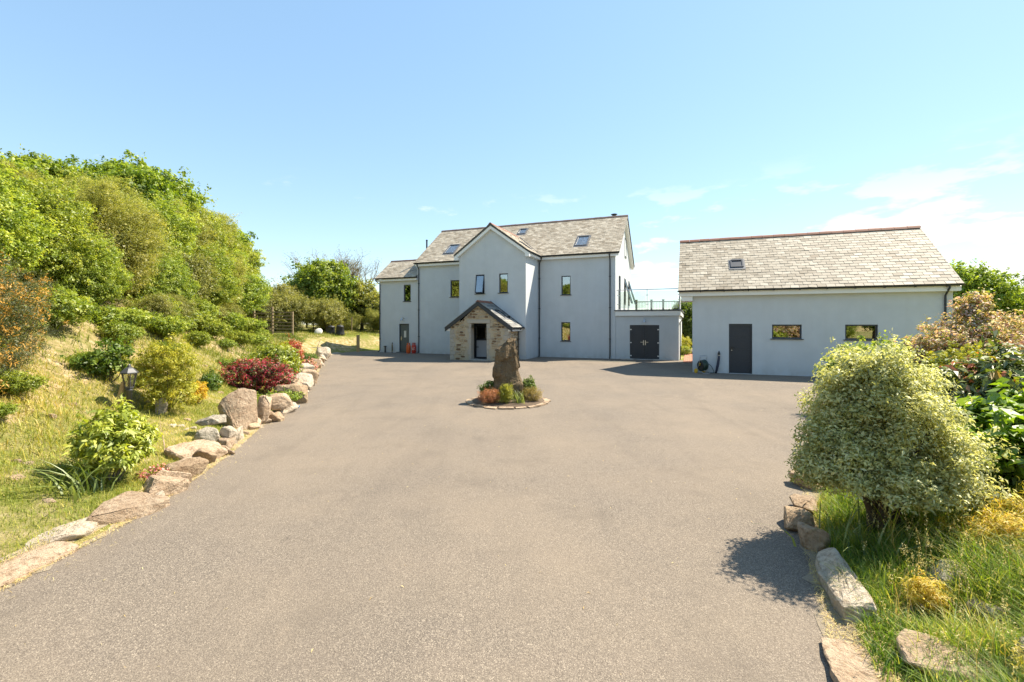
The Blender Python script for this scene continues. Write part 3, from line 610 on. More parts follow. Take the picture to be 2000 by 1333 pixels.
def block(parent, x0, x1, y0, y1, z0, z1):
    m = MB(); j = lambda: rs.uniform(-.008, .008); c = .018
    p = [(x0+j(), y0+j(), z0+.006), (x1+j(), y0+j(), z0+.006), (x1, y1, z0+.006), (x0, y1, z0+.006), (x0+j(), y0+j(), z1-.006), (x1+j(), y0+j(), z1-.006), (x1, y1, z1-.006), (x0, y1, z1-.006)]
    m.hexa(p); o = m.build('granite_block', 'granite_block', parent)
    bm = bmesh.new(); bm.from_mesh(o.data); bmesh.ops.bevel(bm, geom=bm.edges[:], offset=.014, segments=1, affect='EDGES'); bm.to_mesh(o.data); bm.free(); return o
z = 0.0; k = 0
while z < 2.0:      # jamb quoins, alternately long and short
    h = min(rs.uniform(.24, .36), 2.14-z); h = 2.14-z if 2.14-z-h < .12 else h
    la, lb = (.20, .13) if k % 2 else (.13, .21)
    block(pw, -7.65-la, -7.645, pn-.035, pn+.40, z, z+h); block(pw, -6.635, -6.63+lb, pn-.033, pn+.40, z, z+h); z += h; k += 1
block(pw, -7.88, -6.40, pn-.045, pn+.35, 2.145, 2.36)
for cu, sg in ((pu0, 1), (pu1, -1)):
    z = 0.0; k = 0
    while z < 1.72:
        h = min(rs.uniform(.2, .3), 1.86-z); l1 = .31 if k % 2 else .22
        block(pw, *sorted((cu-sg*.03, cu+sg*l1)), pn-.04, pn+(.20 if k % 2 else .34), z, z+h); z += h; k += 1
proof = part('porch_roof', 'slate_dark', house, lambda m: m.prism([(pm-2.1, pn-.13, 1.92), (pm, pn-.13, 3.40), (pm+2.1, pn-.13, 1.92), (pm+2.1, pn-.13, 1.85), (pm, pn-.13, 3.32), (pm-2.1, pn-.13, 1.85)], (0, 1.84, 0)))
pl = math.hypot(1, PSl)
slate_field(proof, (pm+2.12, pn-.14, 1.92), (0, 1, 0), (-1/pl, 0, PSl/pl), 1.85, 2.56, .19, .27, seed=8, mat='slate_porch')
slate_field(proof, (pm-2.12, pn+1.71, 1.92), (0, -1, 0), (1/pl, 0, PSl/pl), 1.85, 2.56, .19, .27, seed=9, mat='slate_porch')
ridge_tiles(proof, (pm, pn-.15, 3.45), (pm, gn-.02, 3.45), 'terracotta', .16, .42)
for s_ in (-1, 1):
    bargeboard(house, pm+s_*2.14, 1.90, pm, 3.40, pn-.165, .20, 'anthracite', .04)
    part('porch_fascia', 'white_trim', house, lambda m: m.box(*sorted((pm+s_*1.86, pm+s_*2.05)), pn-.10, gn-.01, 1.70, 1.80))
    gutter(house, (pm+s_*2.16, pn-.10, 1.90), (pm+s_*2.16, gn-.03, 1.90))
    part('wall_flashing', 'lead_grey', house, lambda m: m.prism([(pm+s_*2.2, gn-.06, 1.92), (pm, gn-.06, 3.52), (pm, gn-.06, 3.40), (pm+s_*2.2, gn-.06, 1.80)], (0, .055, 0)))
downpipe(house, [(pm+2.12, gn-.35, 1.85), (pm+1.93, gn-.35, 1.66), (pm+1.93, gn-.35, .03)], .03)
rooflight(proof, pm+1.35, gn-1.15, 3.40-1.35*PSl+.012, .55, .78, PSl, 'roof_glass', math.pi/2, 'anthracite')
# porch inner door
pd = part('porch_door', 'anthracite', house, lambda m: m.box(-8.05, -7.86, gn-.55, gn-.48, .05, 2.14).box(-6.75, -6.48, gn-.55, gn-.48, .05, 2.14).box(-7.86, -6.75, gn-.55, gn-.48, 2.04, 2.14).box(-7.86, -6.75, gn-.55, gn-.48, 1.12, 1.22).box(-7.0, -6.75, gn-.55, gn-.48, .05, 1.12).box(-7.86, -7.0, gn-.55, gn-.48, .05, .13))
part('pane', 'window_glass', pd, lambda m: m.box(-7.86, -6.75, gn-.52, gn-.51, 1.22, 2.04))
part('door_panel', 'pale_panel', pd, lambda m: m.box(-7.86, -7.0, gn-.53, gn-.50, .13, 1.12))
part('handle', 'black_plastic', pd, lambda m: m.box(-7.9, -7.7, gn-.61, gn-.58, .70, .74).box(-7.9, -7.87, gn-.60, gn-.54, .70, .74))
part('inner_wall', 'interior_dark', house, lambda m: m.box(pu0+.421, pu1-.421, gn-.47, gn-.40, .05, 2.6))
part('door_mat', 'black_plastic', house, lambda m: m.box(-7.5, -6.8, gn-1.25, gn-.75, .051, .066))

# ---- side wing
WO = .1; WE = 5.48; WS = (6.96-5.48)/2.0
part('front_wall', 'wall_render', house, lambda m: m.wall(-17.4, -14.001, -.05, 5.42, WO, WO+.3, [(-15.24, -14.64, 3.75, 4.96), (-15.64, -14.78, .02, 2.12)], front))
part('side_wall', 'wall_render', house, lambda m: m.prism([(-17.4, WO+.301, -.05), (-17.4, 3.6, -.05), (-17.4, 3.6, 5.5), (-17.4, 1.85, 6.85), (-17.4, WO+.301, 5.6)], (.3, 0, 0)))
part('back_wall', 'wall_render', house, lambda m: m.box(-17.1, -14.001, 3.3, 3.6, -.05, 5.5))
part('inner_wall', 'interior_dark', house, lambda m: m.box(-17.09, -14.01, 1.4, 1.5, -.04, 5.4))
wroof = part('wing_roof', 'slate_dark', house, lambda m: m.prism([(-17.58, -.15, WE), (-17.58, 1.85, 6.96), (-17.58, 3.85, WE), (-17.58, 3.85, WE-.08), (-17.58, 1.85, 6.87), (-17.58, -.15, WE-.08)], (3.575, 0, 0)))
wl = math.hypot(1, WS); slate_field(wroof, (-17.6, -.17, WE), (1, 0, 0), (0, 1/wl, WS/wl), 3.59, 2.48, .205, .29, seed=10)
ridge_tiles(wroof, (-17.6, 1.85, 7.01), (-14.02, 1.85, 7.01), 'ridge_dark')
part('fascia', 'white_trim', house, lambda m: m.box(-17.5, -14.01, -.12, WO-.004, 5.24, 5.395)); gutter(house, (-17.62, -.20, 5.46), (-14.02, -.20, 5.46))
part('verge_board', 'white_trim', house, lambda m: m.prism([(-17.55, -.13, WE-.085), (-17.55, 1.85, 6.86), (-17.55, 1.85, 6.70), (-17.55, -.13, WE-.24)], (.145, 0, 0)))
window(house, -15.24, WO, 3.75, .60, 1.21, blind=0)
wd = part('side_door', 'green_grey_door', house, lambda m: m.box(-15.56, -15.31, WO+.10, WO+.145, .10, 2.05).box(-15.09, -14.86, WO+.10, WO+.145, .10, 2.05).box(-15.31, -15.09, WO+.10, WO+.145, .10, 1.12).box(-15.31, -15.09, WO+.10, WO+.145, 1.62, 2.05))
part('door_frame', 'anthracite', wd, lambda m: m.box(-15.635, -15.562, WO+.07, WO+.15, .02, 2.115).box(-14.858, -14.785, WO+.07, WO+.15, .02, 2.115).box(-15.562, -14.858, WO+.07, WO+.15, 2.052, 2.115).box(-15.562, -14.858, WO+.07, WO+.15, .02, .098))
part('pane', 'blind_fabric', wd, lambda m: m.box(-15.305, -15.095, WO+.12, WO+.128, 1.125, 1.615))
part('handle', 'steel', wd, lambda m: m.box(-15.53, -15.49, WO+.085, WO+.098, .92, 1.20).box(-15.53, -15.40, WO+.05, WO+.068, 1.05, 1.075).box(-15.525, -15.50, WO+.068, WO+.086, 1.05, 1.075))
part('plank_groove', 'anthracite', wd, lambda m: [m.box(x-.004, x+.004, WO+.094, WO+.0995, .14, 1.05) for x in (-15.4, -15.2, -15.0)])
part('door_step', 'lead_grey', house, lambda m: m.box(-15.75, -14.7, WO-.24, WO-.002, -.02, .07))

# ---- low garden room with roof terrace
room_holes = [(.84, 2.52, .03, 2.05)]
part('front_wall', 'wall_render', house, lambda m: m.wall(.001, 3.6, -.05, 2.60, .04, .34, room_holes, front))
part('side_wall', 'wall_render', house, lambda m: m.box(3.3, 3.6, .341, 9.0, -.05, 2.60))
part('back_wall', 'wall_render', house, lambda m: m.box(.001, 3.299, 8.7, 9.0, -.05, 2.60))
part('terrace_deck', 'deck_board', house, lambda m: m.box(.002, 3.62, .02, 10.6, 2.62, 2.90))
part('terrace_fascia', 'white_trim', house, lambda m: m.box(.003, 3.70, -.07, .018, 2.60, 2.87)); part('terrace_fascia', 'white_trim', house, lambda m: m.box(3.622, 3.70, .02, 10.6, 2.60, 2.87))
part('terrace_capping', 'lead_grey', house, lambda m: m.box(-.06, 3.76, -.12, .10, 2.903, 2.96)); part('terrace_capping', 'lead_grey', house, lambda m: m.box(3.6, 3.76, .102, 10.6, 2.903, 2.96))
part('inner_wall', 'interior_dark', house, lambda m: m.box(.01, 3.29, .9, 1.0, -.04, 2.6))
def leaf_door(u0, u1, hs):
    d = part('door', 'anthracite_door', house, lambda m: m.box(u0, u0+.10, .10, .16, .09, 1.98).box(u1-.10, u1, .10, .16, .09, 1.98).box(u0+.10, u1-.10, .10, .16, 1.87, 1.98).box(u0+.10, u1-.10, .10, .16, .09, .22).box(u0+.10, u1-.10, .122, .15, .22, 1.87))
    hu = u1-.05 if hs > 0 else u0+.05
    part('handle', 'steel', d, lambda m: m.box(hu-.022, hu+.022, .085, .098, .86, 1.14).box(*sorted((hu-.015*hs, hu-.17*hs)), .045, .062, 1.02, 1.045).box(hu-.012, hu+.012, .062, .086, 1.02, 1.045))
    for hz in (.22, 1.0, 1.78):
        eu = u0-.01 if hs > 0 else u1+.01
        part('hinge', 'white_paint', d, lambda m: m.box(eu-.045, eu+.045, .075, .098, hz-.03, hz+.03))
leaf_door(.91, 1.675, 1); leaf_door(1.685, 2.45, -1)
part('door_frame', 'anthracite', house, lambda m: m.box(.843, .905, .09, .18, .03, 2.045).box(2.455, 2.517, .09, .18, .03, 2.045).box(.905, 2.455, .09, .18, 1.985, 2.045).box(.905, 2.455, .09, .18, .03, .085))
part('door_step', 'concrete_pale', house, lambda m: m.box(.35, 1.1, -.30, .038, -.02, .05)); part('door_step', 'concrete_pale', house, lambda m: m.box(2.2, 3.4, -.30, .038, -.02, .05))
downpipe(house, [(3.72, -.02, 2.58), (3.80, .25, 2.40), (3.66, .5, 2.2), (3.66, .5, .03)], .032)

# ---- rainwater pipes
dp = lambda u, n, zt, side=1: downpipe(house, [(u, -.30, zt), (u, -.30, zt-.08), (u, n, zt-.38), (u, n, .12), (u, n-.10, .03)], .036, [(u, n, 1.2), (u, n, 3.1), (u, n, 5.0)])
dp(-13.86, -.055, 6.40); dp(-.32, -.055, 6.40)
downpipe(house, [(gm+2.53, -.30, 6.38), (gm+2.50, -.28, 6.28), (-4.80, -.07, 6.0), (-4.80, -.06, .12), (-4.80, -.16, .03)], .036, [(-4.80, -.06, 1.2), (-4.80, -.06, 3.1), (-4.80, -.06, 5.0)])
downpipe(house, [(-17.5, -.20, 5.42), (-17.5, -.2, 5.3), (-17.32, WO-.05, 5.05), (-17.32, WO-.05, .12), (-17.36, WO-.2, .03)], .036, [(-17.32, WO-.05, 1.0), (-17.32, WO-.05, 2.9)])

# ---------------------------------------------------------------- outbuilding
gar = empty('garage', C0, ANG, 'long single storey pale grey outbuilding with slate roof and dark door', 'garage')
gh = [(1.44, 2.33, .02, 2.13), (3.06, 4.12, 1.52, 2.10), (5.59, 6.65, 1.51, 2.10)]
part('front_wall', 'wall_render', gar, lambda m: m.wall(0, 8.9, -.05, 3.44, 0, .3, gh, front))
part('back_wall', 'wall_render', gar, lambda m: m.box(0, 8.9, 5.8, 6.1, -.05, 3.44))
GS = (6.25-3.6)/3.35
for ua in (0, 8.6):
    part('gable_wall', 'wall_render', gar, lambda m: m.prism([(ua, .301, -.05), (ua, 5.799, -.05), (ua, 5.799, 3.85), (ua, 3.05, 6.02), (ua, .301, 3.85)], (.3, 0, 0)))
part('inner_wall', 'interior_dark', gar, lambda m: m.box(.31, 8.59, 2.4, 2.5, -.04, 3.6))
groof2 = part('roof', 'slate_dark', gar, lambda m: m.prism([(-.58, -.3, 3.6), (-.58, 3.05, 6.25), (-.58, 6.4, 3.6), (-.58, 6.4, 3.52), (-.58, 3.05, 6.15), (-.58, -.3, 3.52)], (9.63, 0, 0)))
gl2 = math.hypot(1, GS)
npc = [0]
def near_piece(a, s):
    if a > 5.15 and npc[0] < 300: npc[0] += 1; return True
    return False
slate_field(groof2, (-.60, -.33, 3.6-.02), (1, 0, 0), (0, 1/gl2, GS/gl2), 9.67, 4.28, .205, .305, seed=12, piece=near_piece)
slate_field(groof2, (9.07, 6.43, 3.6-.02), (-1, 0, 0), (0, -1/gl2, GS/gl2), 9.67, 4.28, .205, .305, seed=13)
ridge_tiles(groof2, (-.60, 3.05, 6.31), (9.07, 3.05, 6.31), 'terracotta', .15, .45)
part('fascia', 'white_trim', gar, lambda m: m.box(-.50, 9.0, -.26, -.004, 3.33, 3.515)); gutter(gar, (-.62, -.36, 3.565), (9.09, -.36, 3.565))
for k in range(10): part('gutter_bracket', 'dark_metal', gar, lambda m: m.box(.3+k*.92, .33+k*.92, -.40, -.265, 3.49, 3.515))
part('soffit', 'white_trim', gar, lambda m: m.box(-.46, -.004, -.20, 1.0, 3.13, 3.325))
for s_ in (-1, 1):
    part('verge_board', 'white_trim', gar, lambda m: m.prism([(-.56, 3.05+s_*3.33, 3.515), (-.56, 3.05, 6.14), (-.56, 3.05, 5.96), (-.56, 3.05+s_*3.33, 3.34)], (.05, 0, 0)))
    part('verge_soffit', 'white_trim', gar, lambda m: m.prism([(-.505, 3.05+s_*3.30, 3.46), (-.505, 3.05, 6.10), (-.505, 3.05, 6.05), (-.505, 3.05+s_*3.30, 3.41)], (.50, 0, 0)))
    part('verge_board', 'white_trim', gar, lambda m: m.prism([(8.905, 3.05+s_*3.30, 3.505), (8.905, 3.05, 6.13), (8.905, 3.05, 5.97), (8.905, 3.05+s_*3.30, 3.34)], (.13, 0, 0)))
downpipe(gar, [(8.66, -.36, 3.53), (8.66, -.36, 3.45), (8.66, -.06, 3.18), (8.66, -.06, .02)], .036, [(8.66, -.06, 2.3), (8.66, -.06, 1.0)])
window(gar, 3.06, 0, 1.52, 1.06, .58, blind=0); window(gar, 5.59, 0, 1.51, 1.06, .59, blind=0)
gd = part('door', 'anthracite_door', gar, lambda m: [m.box(1.50, 2.27, .09, .13, z0, z0+.485) for z0 in (.06, .556, 1.052, 1.548)])
part('door_frame', 'anthracite', gd, lambda m: m.box(1.445, 1.498, .06, .15, .02, 2.125).box(2.272, 2.325, .06, .15, .02, 2.125).box(1.498, 2.272, .06, .15, 2.045, 2.125).box(1.498, 2.272, .106, .15, .02, 2.045))
part('handle', 'black_plastic', gd, lambda m: m.box(1.53, 1.575, .06, .088, .95, 1.17).box(1.54, 1.68, .03, .045, 1.10, 1.125).box(1.545, 1.565, .045, .062, 1.10, 1.125))
part('lock_cylinder', 'steel', gd, lambda m: m.lathe([(.02, .045), (.02, .06)], (1.552, 0, 1.0), 10, 'y'))
rg = rooflight(groof2, 1.58, .95, 3.6+(1.25)*GS+.02, .52, .62, GS, 'anthracite', 0, 'anthracite')
part('kerb', 'anthracite', rg, lambda m: m.box(.0, .52, .0, .62, -.02, .024))
part('slate_vent', 'anthracite', groof2, lambda m: m.hexa([(6.3, 1.40, 3.6+1.70*GS+.03), (6.56, 1.40, 3.6+1.70*GS+.03), (6.56, 1.6, 3.6+1.9*GS+.03), (6.3, 1.6, 3.6+1.9*GS+.03), (6.3, 1.40, 3.6+1.70*GS+.065), (6.56, 1.40, 3.6+1.70*GS+.065), (6.56, 1.6, 3.6+1.9*GS+.036), (6.3, 1.6, 3.6+1.9*GS+.036)]))

# ---------------------------------------------------------------- terrace rails
bal = empty('glass_balustrade', HW(0, 0, 2.96), ANG, 'clear glass balustrade with steel posts and handrail above the double doors', 'balustrade')
part('handrail', 'steel', bal, lambda m: m.tube([(.06, 0, 1.19), (3.62, 0, 1.19), (3.66, .05, 1.19), (3.66, 4.2, 1.19)], .024, 10))
for (u_, n_) in ((.16, 0), (1.84, 0), (3.62, 0)):
    p_ = part('post', 'steel', bal, lambda m: m.tube([(u_, n_, 0), (u_, n_, 1.17)], .021, 10).lathe([(.045, 0), (.045, .012), (.022, .014)], (u_, n_, 0), 12))
    for cz in (.32, .86): part('clamp', 'steel', p_, lambda m: m.box(u_-.075, u_+.075, -.018, .018, cz-.018, cz+.018))
for (a, b) in ((.24, 1.77), (1.91, 3.54)): part('pane', 'clear_glass', bal, lambda m: m.box(a, b, -.005, .005, .08, 1.10))
part('screen', 'white_trim', bal, lambda m: m.box(3.64, 3.68, .05, 1.0, .02, 1.12)); part('pane', 'clear_glass', bal, lambda m: m.box(3.655, 3.665, 1.1, 4.1, .06, 1.10))
rail = empty('deck_railing', HW(0, 10.4, 2.90), ANG, 'grey green terrace railing with square posts and dark spindles behind the glass', 'railing')
for u_ in (1.2, 2.1, .02): part('post', 'composite_grey', rail, lambda m: m.box(u_, u_+.16, -.08, .08, 0, 1.12).box(u_-.02, u_+.18, -.10, .10, 1.12, 1.17))
for (a, b) in ((.18, 1.2), (1.36, 2.1), (2.26, 3.5)):
    part('top_rail', 'composite_grey', rail, lambda m: m.box(a, b, -.035, .035, .96, 1.03)); part('bottom_rail', 'composite_grey', rail, lambda m: m.box(a, b, -.03, .03, .10, .16))
    for k in range(int((b-a)/.115)): part('spindle', 'dark_metal', rail, lambda m: m.tube([(a+.07+k*.115, 0, .16), (a+.07+k*.115, 0, .96)], .012, 6))

# ---------------------------------------------------------------- small things by the walls
def wall_lamp(u, n, z, label):
    o = empty('wall_lamp', HW(u, n, z), ANG, label, 'lamp')
    part('bracket', 'steel', o, lambda m: m.lathe([(.05, 0), (.05, -.02), (.01, -.022)], (0, 0, 0), 12, 'y').tube([(0, -.01, 0), (0, -.12, .10), (0, -.22, .11), (0, -.27, .02)], .012, 8))
    part('lamp_shade', 'steel', o, lambda m: m.lathe([(.03, .03), (.035, -.02), (.10, -.10), (.14, -.13), (.135, -.135), (.02, -.05)], (0, -.27, 0), 14), True)
    part('bulb', 'white_paint', o, lambda m: m.lathe([(.015, -.05), (.035, -.09), (.03, -.12), (.005, -.13)], (0, -.27, 0), 10), True)
wall_lamp(1.69, .04, 2.36, 'small wall lamp over the dark double doors under the roof terrace'); wall_lamp(-15.22, WO, 2.5, 'small wall lamp over the grey side door of the house')
wl_ = empty('bulkhead_lamp', HW(3.6, .9, 2.15), ANG, 'white bulkhead lamp on the sunlit side wall beside the terrace room', 'lamp')
part('lamp_body', 'white_paint', wl_, lambda m: m.lathe([(.09, .0), (.09, .03), (.07, .08), (.02, .10)], (0, 0, 0), 14, 'x'), True); part('base_plate', 'grey_plastic', wl_, lambda m: m.lathe([(.10, .0), (.10, .012)], (0, 0, 0), 14, 'x'))
def gas(u, n, mat, label, marks=False, h=.72):
    o = empty('gas_bottle', HW(u, n, .006), ANG, label, 'gas bottle')
    part('body', mat, o, lambda m: m.lathe([(.135, .05), (.16, .08), (.16, h*.72), (.145, h*.79), (.09, h*.85), (.05, h*.86)], (0, 0, 0), 20), True)
    part('foot_ring', mat, o, lambda m: m.lathe([(.13, 0), (.135, .052), (.12, .052), (.12, 0)], (0, 0, 0), 20))
    part('collar', mat, o, lambda m: [m.bar((.105*math.cos(a), .105*math.sin(a), h*.80), (.105*math.cos(a), .105*math.sin(a), h), .05, .012, (math.cos(a), math.sin(a), 0)) for a in [k*.55+.4 for k in range(9)]])
    part('collar_rim', mat, o, lambda m: m.tube([(.108*math.cos(a), .108*math.sin(a), h) for a in [k*.5 for k in range(13)]], .014, 6))
    part('valve', 'steel', o, lambda m: m.lathe([(.03, h*.85), (.025, h*.95), (.035, h*.97), (.01, h*.99)], (0, 0, 0), 10))
    if marks:
        rr = random.Random(4)
        for row, zz in enumerate((.40, .33, .26)):
            for k in range(4 if row < 2 else 5):
                a0 = -math.pi/2-.6+k*.36; wd_ = rr.uniform(.12, .28); hh = rr.uniform(.028, .045)
                if row == 0 and k == 2: continue
                m = MB()
                for q in range(3):
                    b0, b1 = a0+wd_*q/3, a0+wd_*(q+1)/3; m.hexa([(.1605*math.cos(b0), .1605*math.sin(b0), zz), (.1605*math.cos(b1), .1605*math.sin(b1), zz), (.1615*math.cos(b1), .1615*math.sin(b1), zz), (.1615*math.cos(b0), .1615*math.sin(b0), zz),
                        (.1605*math.cos(b0), .1605*math.sin(b0), zz+hh), (.1605*math.cos(b1), .1605*math.sin(b1), zz+hh), (.1615*math.cos(b1), .1615*math.sin(b1), zz+hh), (.1615*math.cos(b0), .1615*math.sin(b0), zz+hh)])
                m.build('lettering', 'white_paint', o)
gas(-14.57, -.28, 'gas_orange', 'plain orange gas bottle standing by the side door'); gas(-14.14, -.24, 'gas_red', 'red gas bottle with white lettering by the corner downpipe', True, .74)
vp = empty('vent_pipe', HW(-16.75, -.06, .006), ANG, 'short black vent pipe with flat cap against the wall', 'pipe')
part('pipe', 'black_plastic', vp, lambda m: m.tube([(0, 0, 0), (0, 0, .42)], .05, 12)); part('cap', 'black_plastic', vp, lambda m: m.lathe([(.11, .42), (.11, .47), (.03, .485)], (0, 0, 0), 14))
tp = empty('standpipe', HW(-16.15, -.04, .006), ANG, 'garden tap standpipe with hooked top and pale hose on the wall', 'tap')
part('post', 'black_plastic', tp, lambda m: m.bar((0, 0, 0), (0, 0, .62), .05)); part('spout', 'black_plastic', tp, lambda m: m.tube([(0, 0, .60), (.02, -.03, .70), (.08, -.08, .72), (.10, -.11, .66)], .025, 8))
part('hose', 'timber_pale', tp, lambda m: m.tube([(.09, -.10, .66), (.12, -.09, .45), (.11, -.06, .2), (.04, -.06, .06)], .014, 6))
# hose trolley
hr = empty('hose_trolley', HW(.40, -.34, .006, C0), ANG+R(-52), 'yellow wheeled hose trolley with dark green hose by the outbuilding corner', 'hose reel')
part('drum', 'black_plastic', hr, lambda m: m.lathe([(.07, -.12), (.07, .12)], (0, 0, .34), 16, 'y'))
part('drum_flange', 'black_plastic', hr, lambda m: m.lathe([(.20, -.135), (.20, -.12), (.06, -.118), (.06, -.135)], (0, 0, .34), 20, 'y')); part('drum_flange', 'black_plastic', hr, lambda m: m.lathe([(.20, .12), (.20, .135)], (0, 0, .34), 20, 'y'))
hp = []
for k in range(8*20+1):
    a = 2*math.pi*k/20; q = k/160; hp.append(((.215+.018*math.sin(k*.37))*math.cos(a), -.105+.21*abs((q*3) % 2-1), .34+(.215+.018*math.sin(k*.37))*math.sin(a)))
part('hose', 'hose_green', hr, lambda m: m.tube(hp, .017, 6), True)
part('hose', 'hose_green', hr, lambda m: m.lathe([(.20, -.11), (.225, -.09), (.225, .09), (.20, .11)], (0, 0, .34), 24, 'y'), True)
part('frame', 'steel', hr, lambda m: [m.tube([(-.18, s_, .10), (-.02, s_, .40), (.06, s_, .72), (.03, s_, .76)], .013, 8) for s_ in (-.17, .17)] + [m.tube([(.03, -.17, .76), (.03, .17, .76)], .015, 8), m.tube([(-.18, -.17, .1), (.24, -.17, .05)], .013, 8), m.tube([(-.18, .17, .1), (.24, .17, .05)], .013, 8)])
for s_ in (-.2, .2): part('wheel', 'yellow_plastic', hr, lambda m: m.lathe([(.03, s_-.025), (.10, s_-.02), (.10, s_+.02), (.03, s_+.025)], (-.18, 0, .10), 18, 'y'))
part('crank_handle', 'yellow_plastic', hr, lambda m: m.tube([(0, -.14, .34), (0, -.17, .34), (.07, -.175, .43), (.07, -.24, .43)], .014, 8))
part('foot_bar', 'grey_plastic', hr, lambda m: m.tube([(.22, -.18, .03), (.30, -.05, .02), (.22, .18, .03)], .016, 8))
a_, b_ = HW(.72, -.20, .02, C0), HW(1.0, -.08, .02, C0)
tag(part('garden_hose', 'hose_green', None, lambda m: m.tube([HW(*p, O=C0) for p in ((.50, -.20, .40), (.62, -.16, .42), (.75, -.14, .30), (.84, -.16, .10), (.82, -.20, .03), (.68, -.26, .025), (.62, -.22, .025), (.74, -.17, .025), (.90, -.13, .028))], .013, 8), True), 'thin dark hose looping from the trolley across the tarmac', 'hose')
fb = empty('hose_bundle', HW(1.02, -.07, .006, C0), ANG, 'dark blue upright bundle of hose fixed beside the outbuilding door', 'hose')
part('bundle', 'dark_blue_plastic', fb, lambda m: m.tube([(-.10, -.05, 0), (-.06, -.05, .15), (-.01, -.04, .40), (.02, -.035, .65), (.03, -.03, .80)], [.035, .05, .055, .048, .04], 10), True); part('tap', 'black_plastic', fb, lambda m: m.lathe([(.05, .78), (.05, .86), (.02, .95), (.008, .97)], (.03, -.03, 0), 10)); part('clip', 'steel', fb, lambda m: m.box(.0, .07, -.08, .065, .76, .785))

# ---------------------------------------------------------------- rocks
def rock(name, label, loc, dims, rz=0, mat='rock_tan', seed=0, tilt=(0, 0), cat='boulder', group=None, npts=16, flat=.5, z_off=None, rough=.045):
    r_ = random.Random(seed*7+3); bm = bmesh.new()
    for k in range(npts):
        v = Vector((r_.uniform(-1, 1), r_.uniform(-1, 1), r_.uniform(-1, 1))); m_ = max(abs(v.x), abs(v.y), abs(v.z)); e = v.length
        v = v/(m_*flat+e*(1-flat)); bm.verts.new((v.x*.5, v.y*.5, v.z*.5))
    bmesh.ops.convex_hull(bm, input=bm.verts); bmesh.ops.delete(bm, geom=[v for v in bm.verts if not v.link_faces], context='VERTS')
    zs_ = [v.co.z for v in bm.verts]; xs_ = [v.co.x for v in bm.verts]; ys_ = [v.co.y for v in bm.verts]
    for v in bm.verts: v.co = ((v.co.x-min(xs_))/(max(xs_)-min(xs_))-.5, (v.co.y-min(ys_))/(max(ys_)-min(ys_))-.5, (v.co.z-min(zs_))/(max(zs_)-min(zs_)))
    for v in bm.verts: v.co = Vector((v.co.x*dims[0], v.co.y*dims[1], v.co.z*dims[2]))
    bmesh.ops.bevel(bm, geom=bm.edges[:], offset=min(dims)*.05, segments=1, affect='EDGES')
    bmesh.ops.triangulate(bm, faces=bm.faces); bmesh.ops.subdivide_edges(bm, edges=[e for e in bm.edges if e.calc_length() > .06], cuts=3, use_grid_fill=True)
    sz = sum(dims)/3
    for v in bm.verts:
        n_ = mnoise.noise(v.co*3.2/sz+Vector((seed, 3, 1)))+.5*mnoise.noise(v.co*8/sz+Vector((seed, 9, 1)))+.3*mnoise.noise(v.co*19/sz); v.co += v.co.normalized()*n_*sz*rough
    me = bpy.data.meshes.new(name); bm.to_mesh(me); bm.free(); me.update()
    o = link(name, me, mat); z0 = H1(loc[0], loc[1]) if z_off is None else z_off
    o.location = (loc[0], loc[1], z0-.07); o.rotation_euler = (tilt[0], tilt[1], rz); return tag(o, label, cat, group)
def gp(px, py, z=0.): D = 889*(CAM_H-z)/(py-632); return ((px-1000)/889*D, D)
# kerb stones along the bank, from the road end towards the house
E_ = R(86)
K = 'stones edging the left side of the drive'
rock('edging_slab', 'longest flat tan slab lying in the turf edge beside a cream slab', (-4.36, 3.78), (1.15, .50, .17), E_, 'rock_tan', 1, group=K, cat='stone', flat=.8, npts=22, z_off=0)
rock('edging_slab', 'smooth cream slab flush with the turf edge', (-4.42, 4.50), (.62, .42, .20), R(100), 'rock_pale', 2, group=K, cat='stone', flat=.8, npts=22, z_off=0)
rock('edging_slab', 'wide low tan slab sloping to the tarmac below the strap leaved plant', (-4.32, 5.02), (.85, .52, .24), R(84), 'rock_tan', 3, (.08, 0), group=K, cat='stone', flat=.8, npts=20, z_off=0)
rock('boulder', 'blocky tan boulder beside the pink flowers under the bright leafy bush', (-4.45, 5.72), (.52, .46, .32), R(70), 'rock_tan', 4, (.05, .05), group=K, flat=.8, z_off=0)
rock('boulder', 'reddish angular boulder beside the bright leafy bush', (-4.62, 6.32), (.60, .42, .33), R(80), 'rock_brown', 5, (.12, 0), group=K, flat=.8, z_off=0)
rock('boulder', 'flat topped pinkish tan boulder below a dark and a white rock', (-4.88, 7.10), (.78, .50, .40), R(72), 'rock_tan', 6, (0, -.06), group=K, flat=.85, z_off=0)
rock('boulder', 'dark lichened rock beside the white wedge at the foot of the tall boulder', (-5.25, 7.85), (.42, .40, .42), R(30), 'rock_grey', 7, group=K, z_off=0)
rock('boulder', 'small white wedge of rock against the tall boulder', (-5.0, 8.05), (.26, .34, .40), R(60), 'rock_pale', 8, group=K, z_off=0)
rock('boulder', 'flat grey stone lying on top of the dark lichened rock', (-5.38, 8.15), (.48, .34, .17), R(20), 'rock_grey', 9, group=K, z_off=.40)
rock('boulder', 'tallest tan boulder standing upright on the drive edge', (-5.36, 8.95), (.70, .50, .95), R(18), 'rock_tan', 10, (-.42, -.12), group=K, flat=.9, npts=13, z_off=0, rough=.085)
rock('boulder', 'narrow upright stone leaning on the tallest boulder', (-5.32, 9.75), (.24, .34, .66), R(15), 'rock_tan', 11, (0, .06), group=K, flat=.8, z_off=.02)
rock('boulder', 'rounded tan rock on top of a pale footing stone', (-5.45, 10.6), (.60, .44, .36), R(30), 'rock_tan', 12, group=K, flat=.4, z_off=.22)
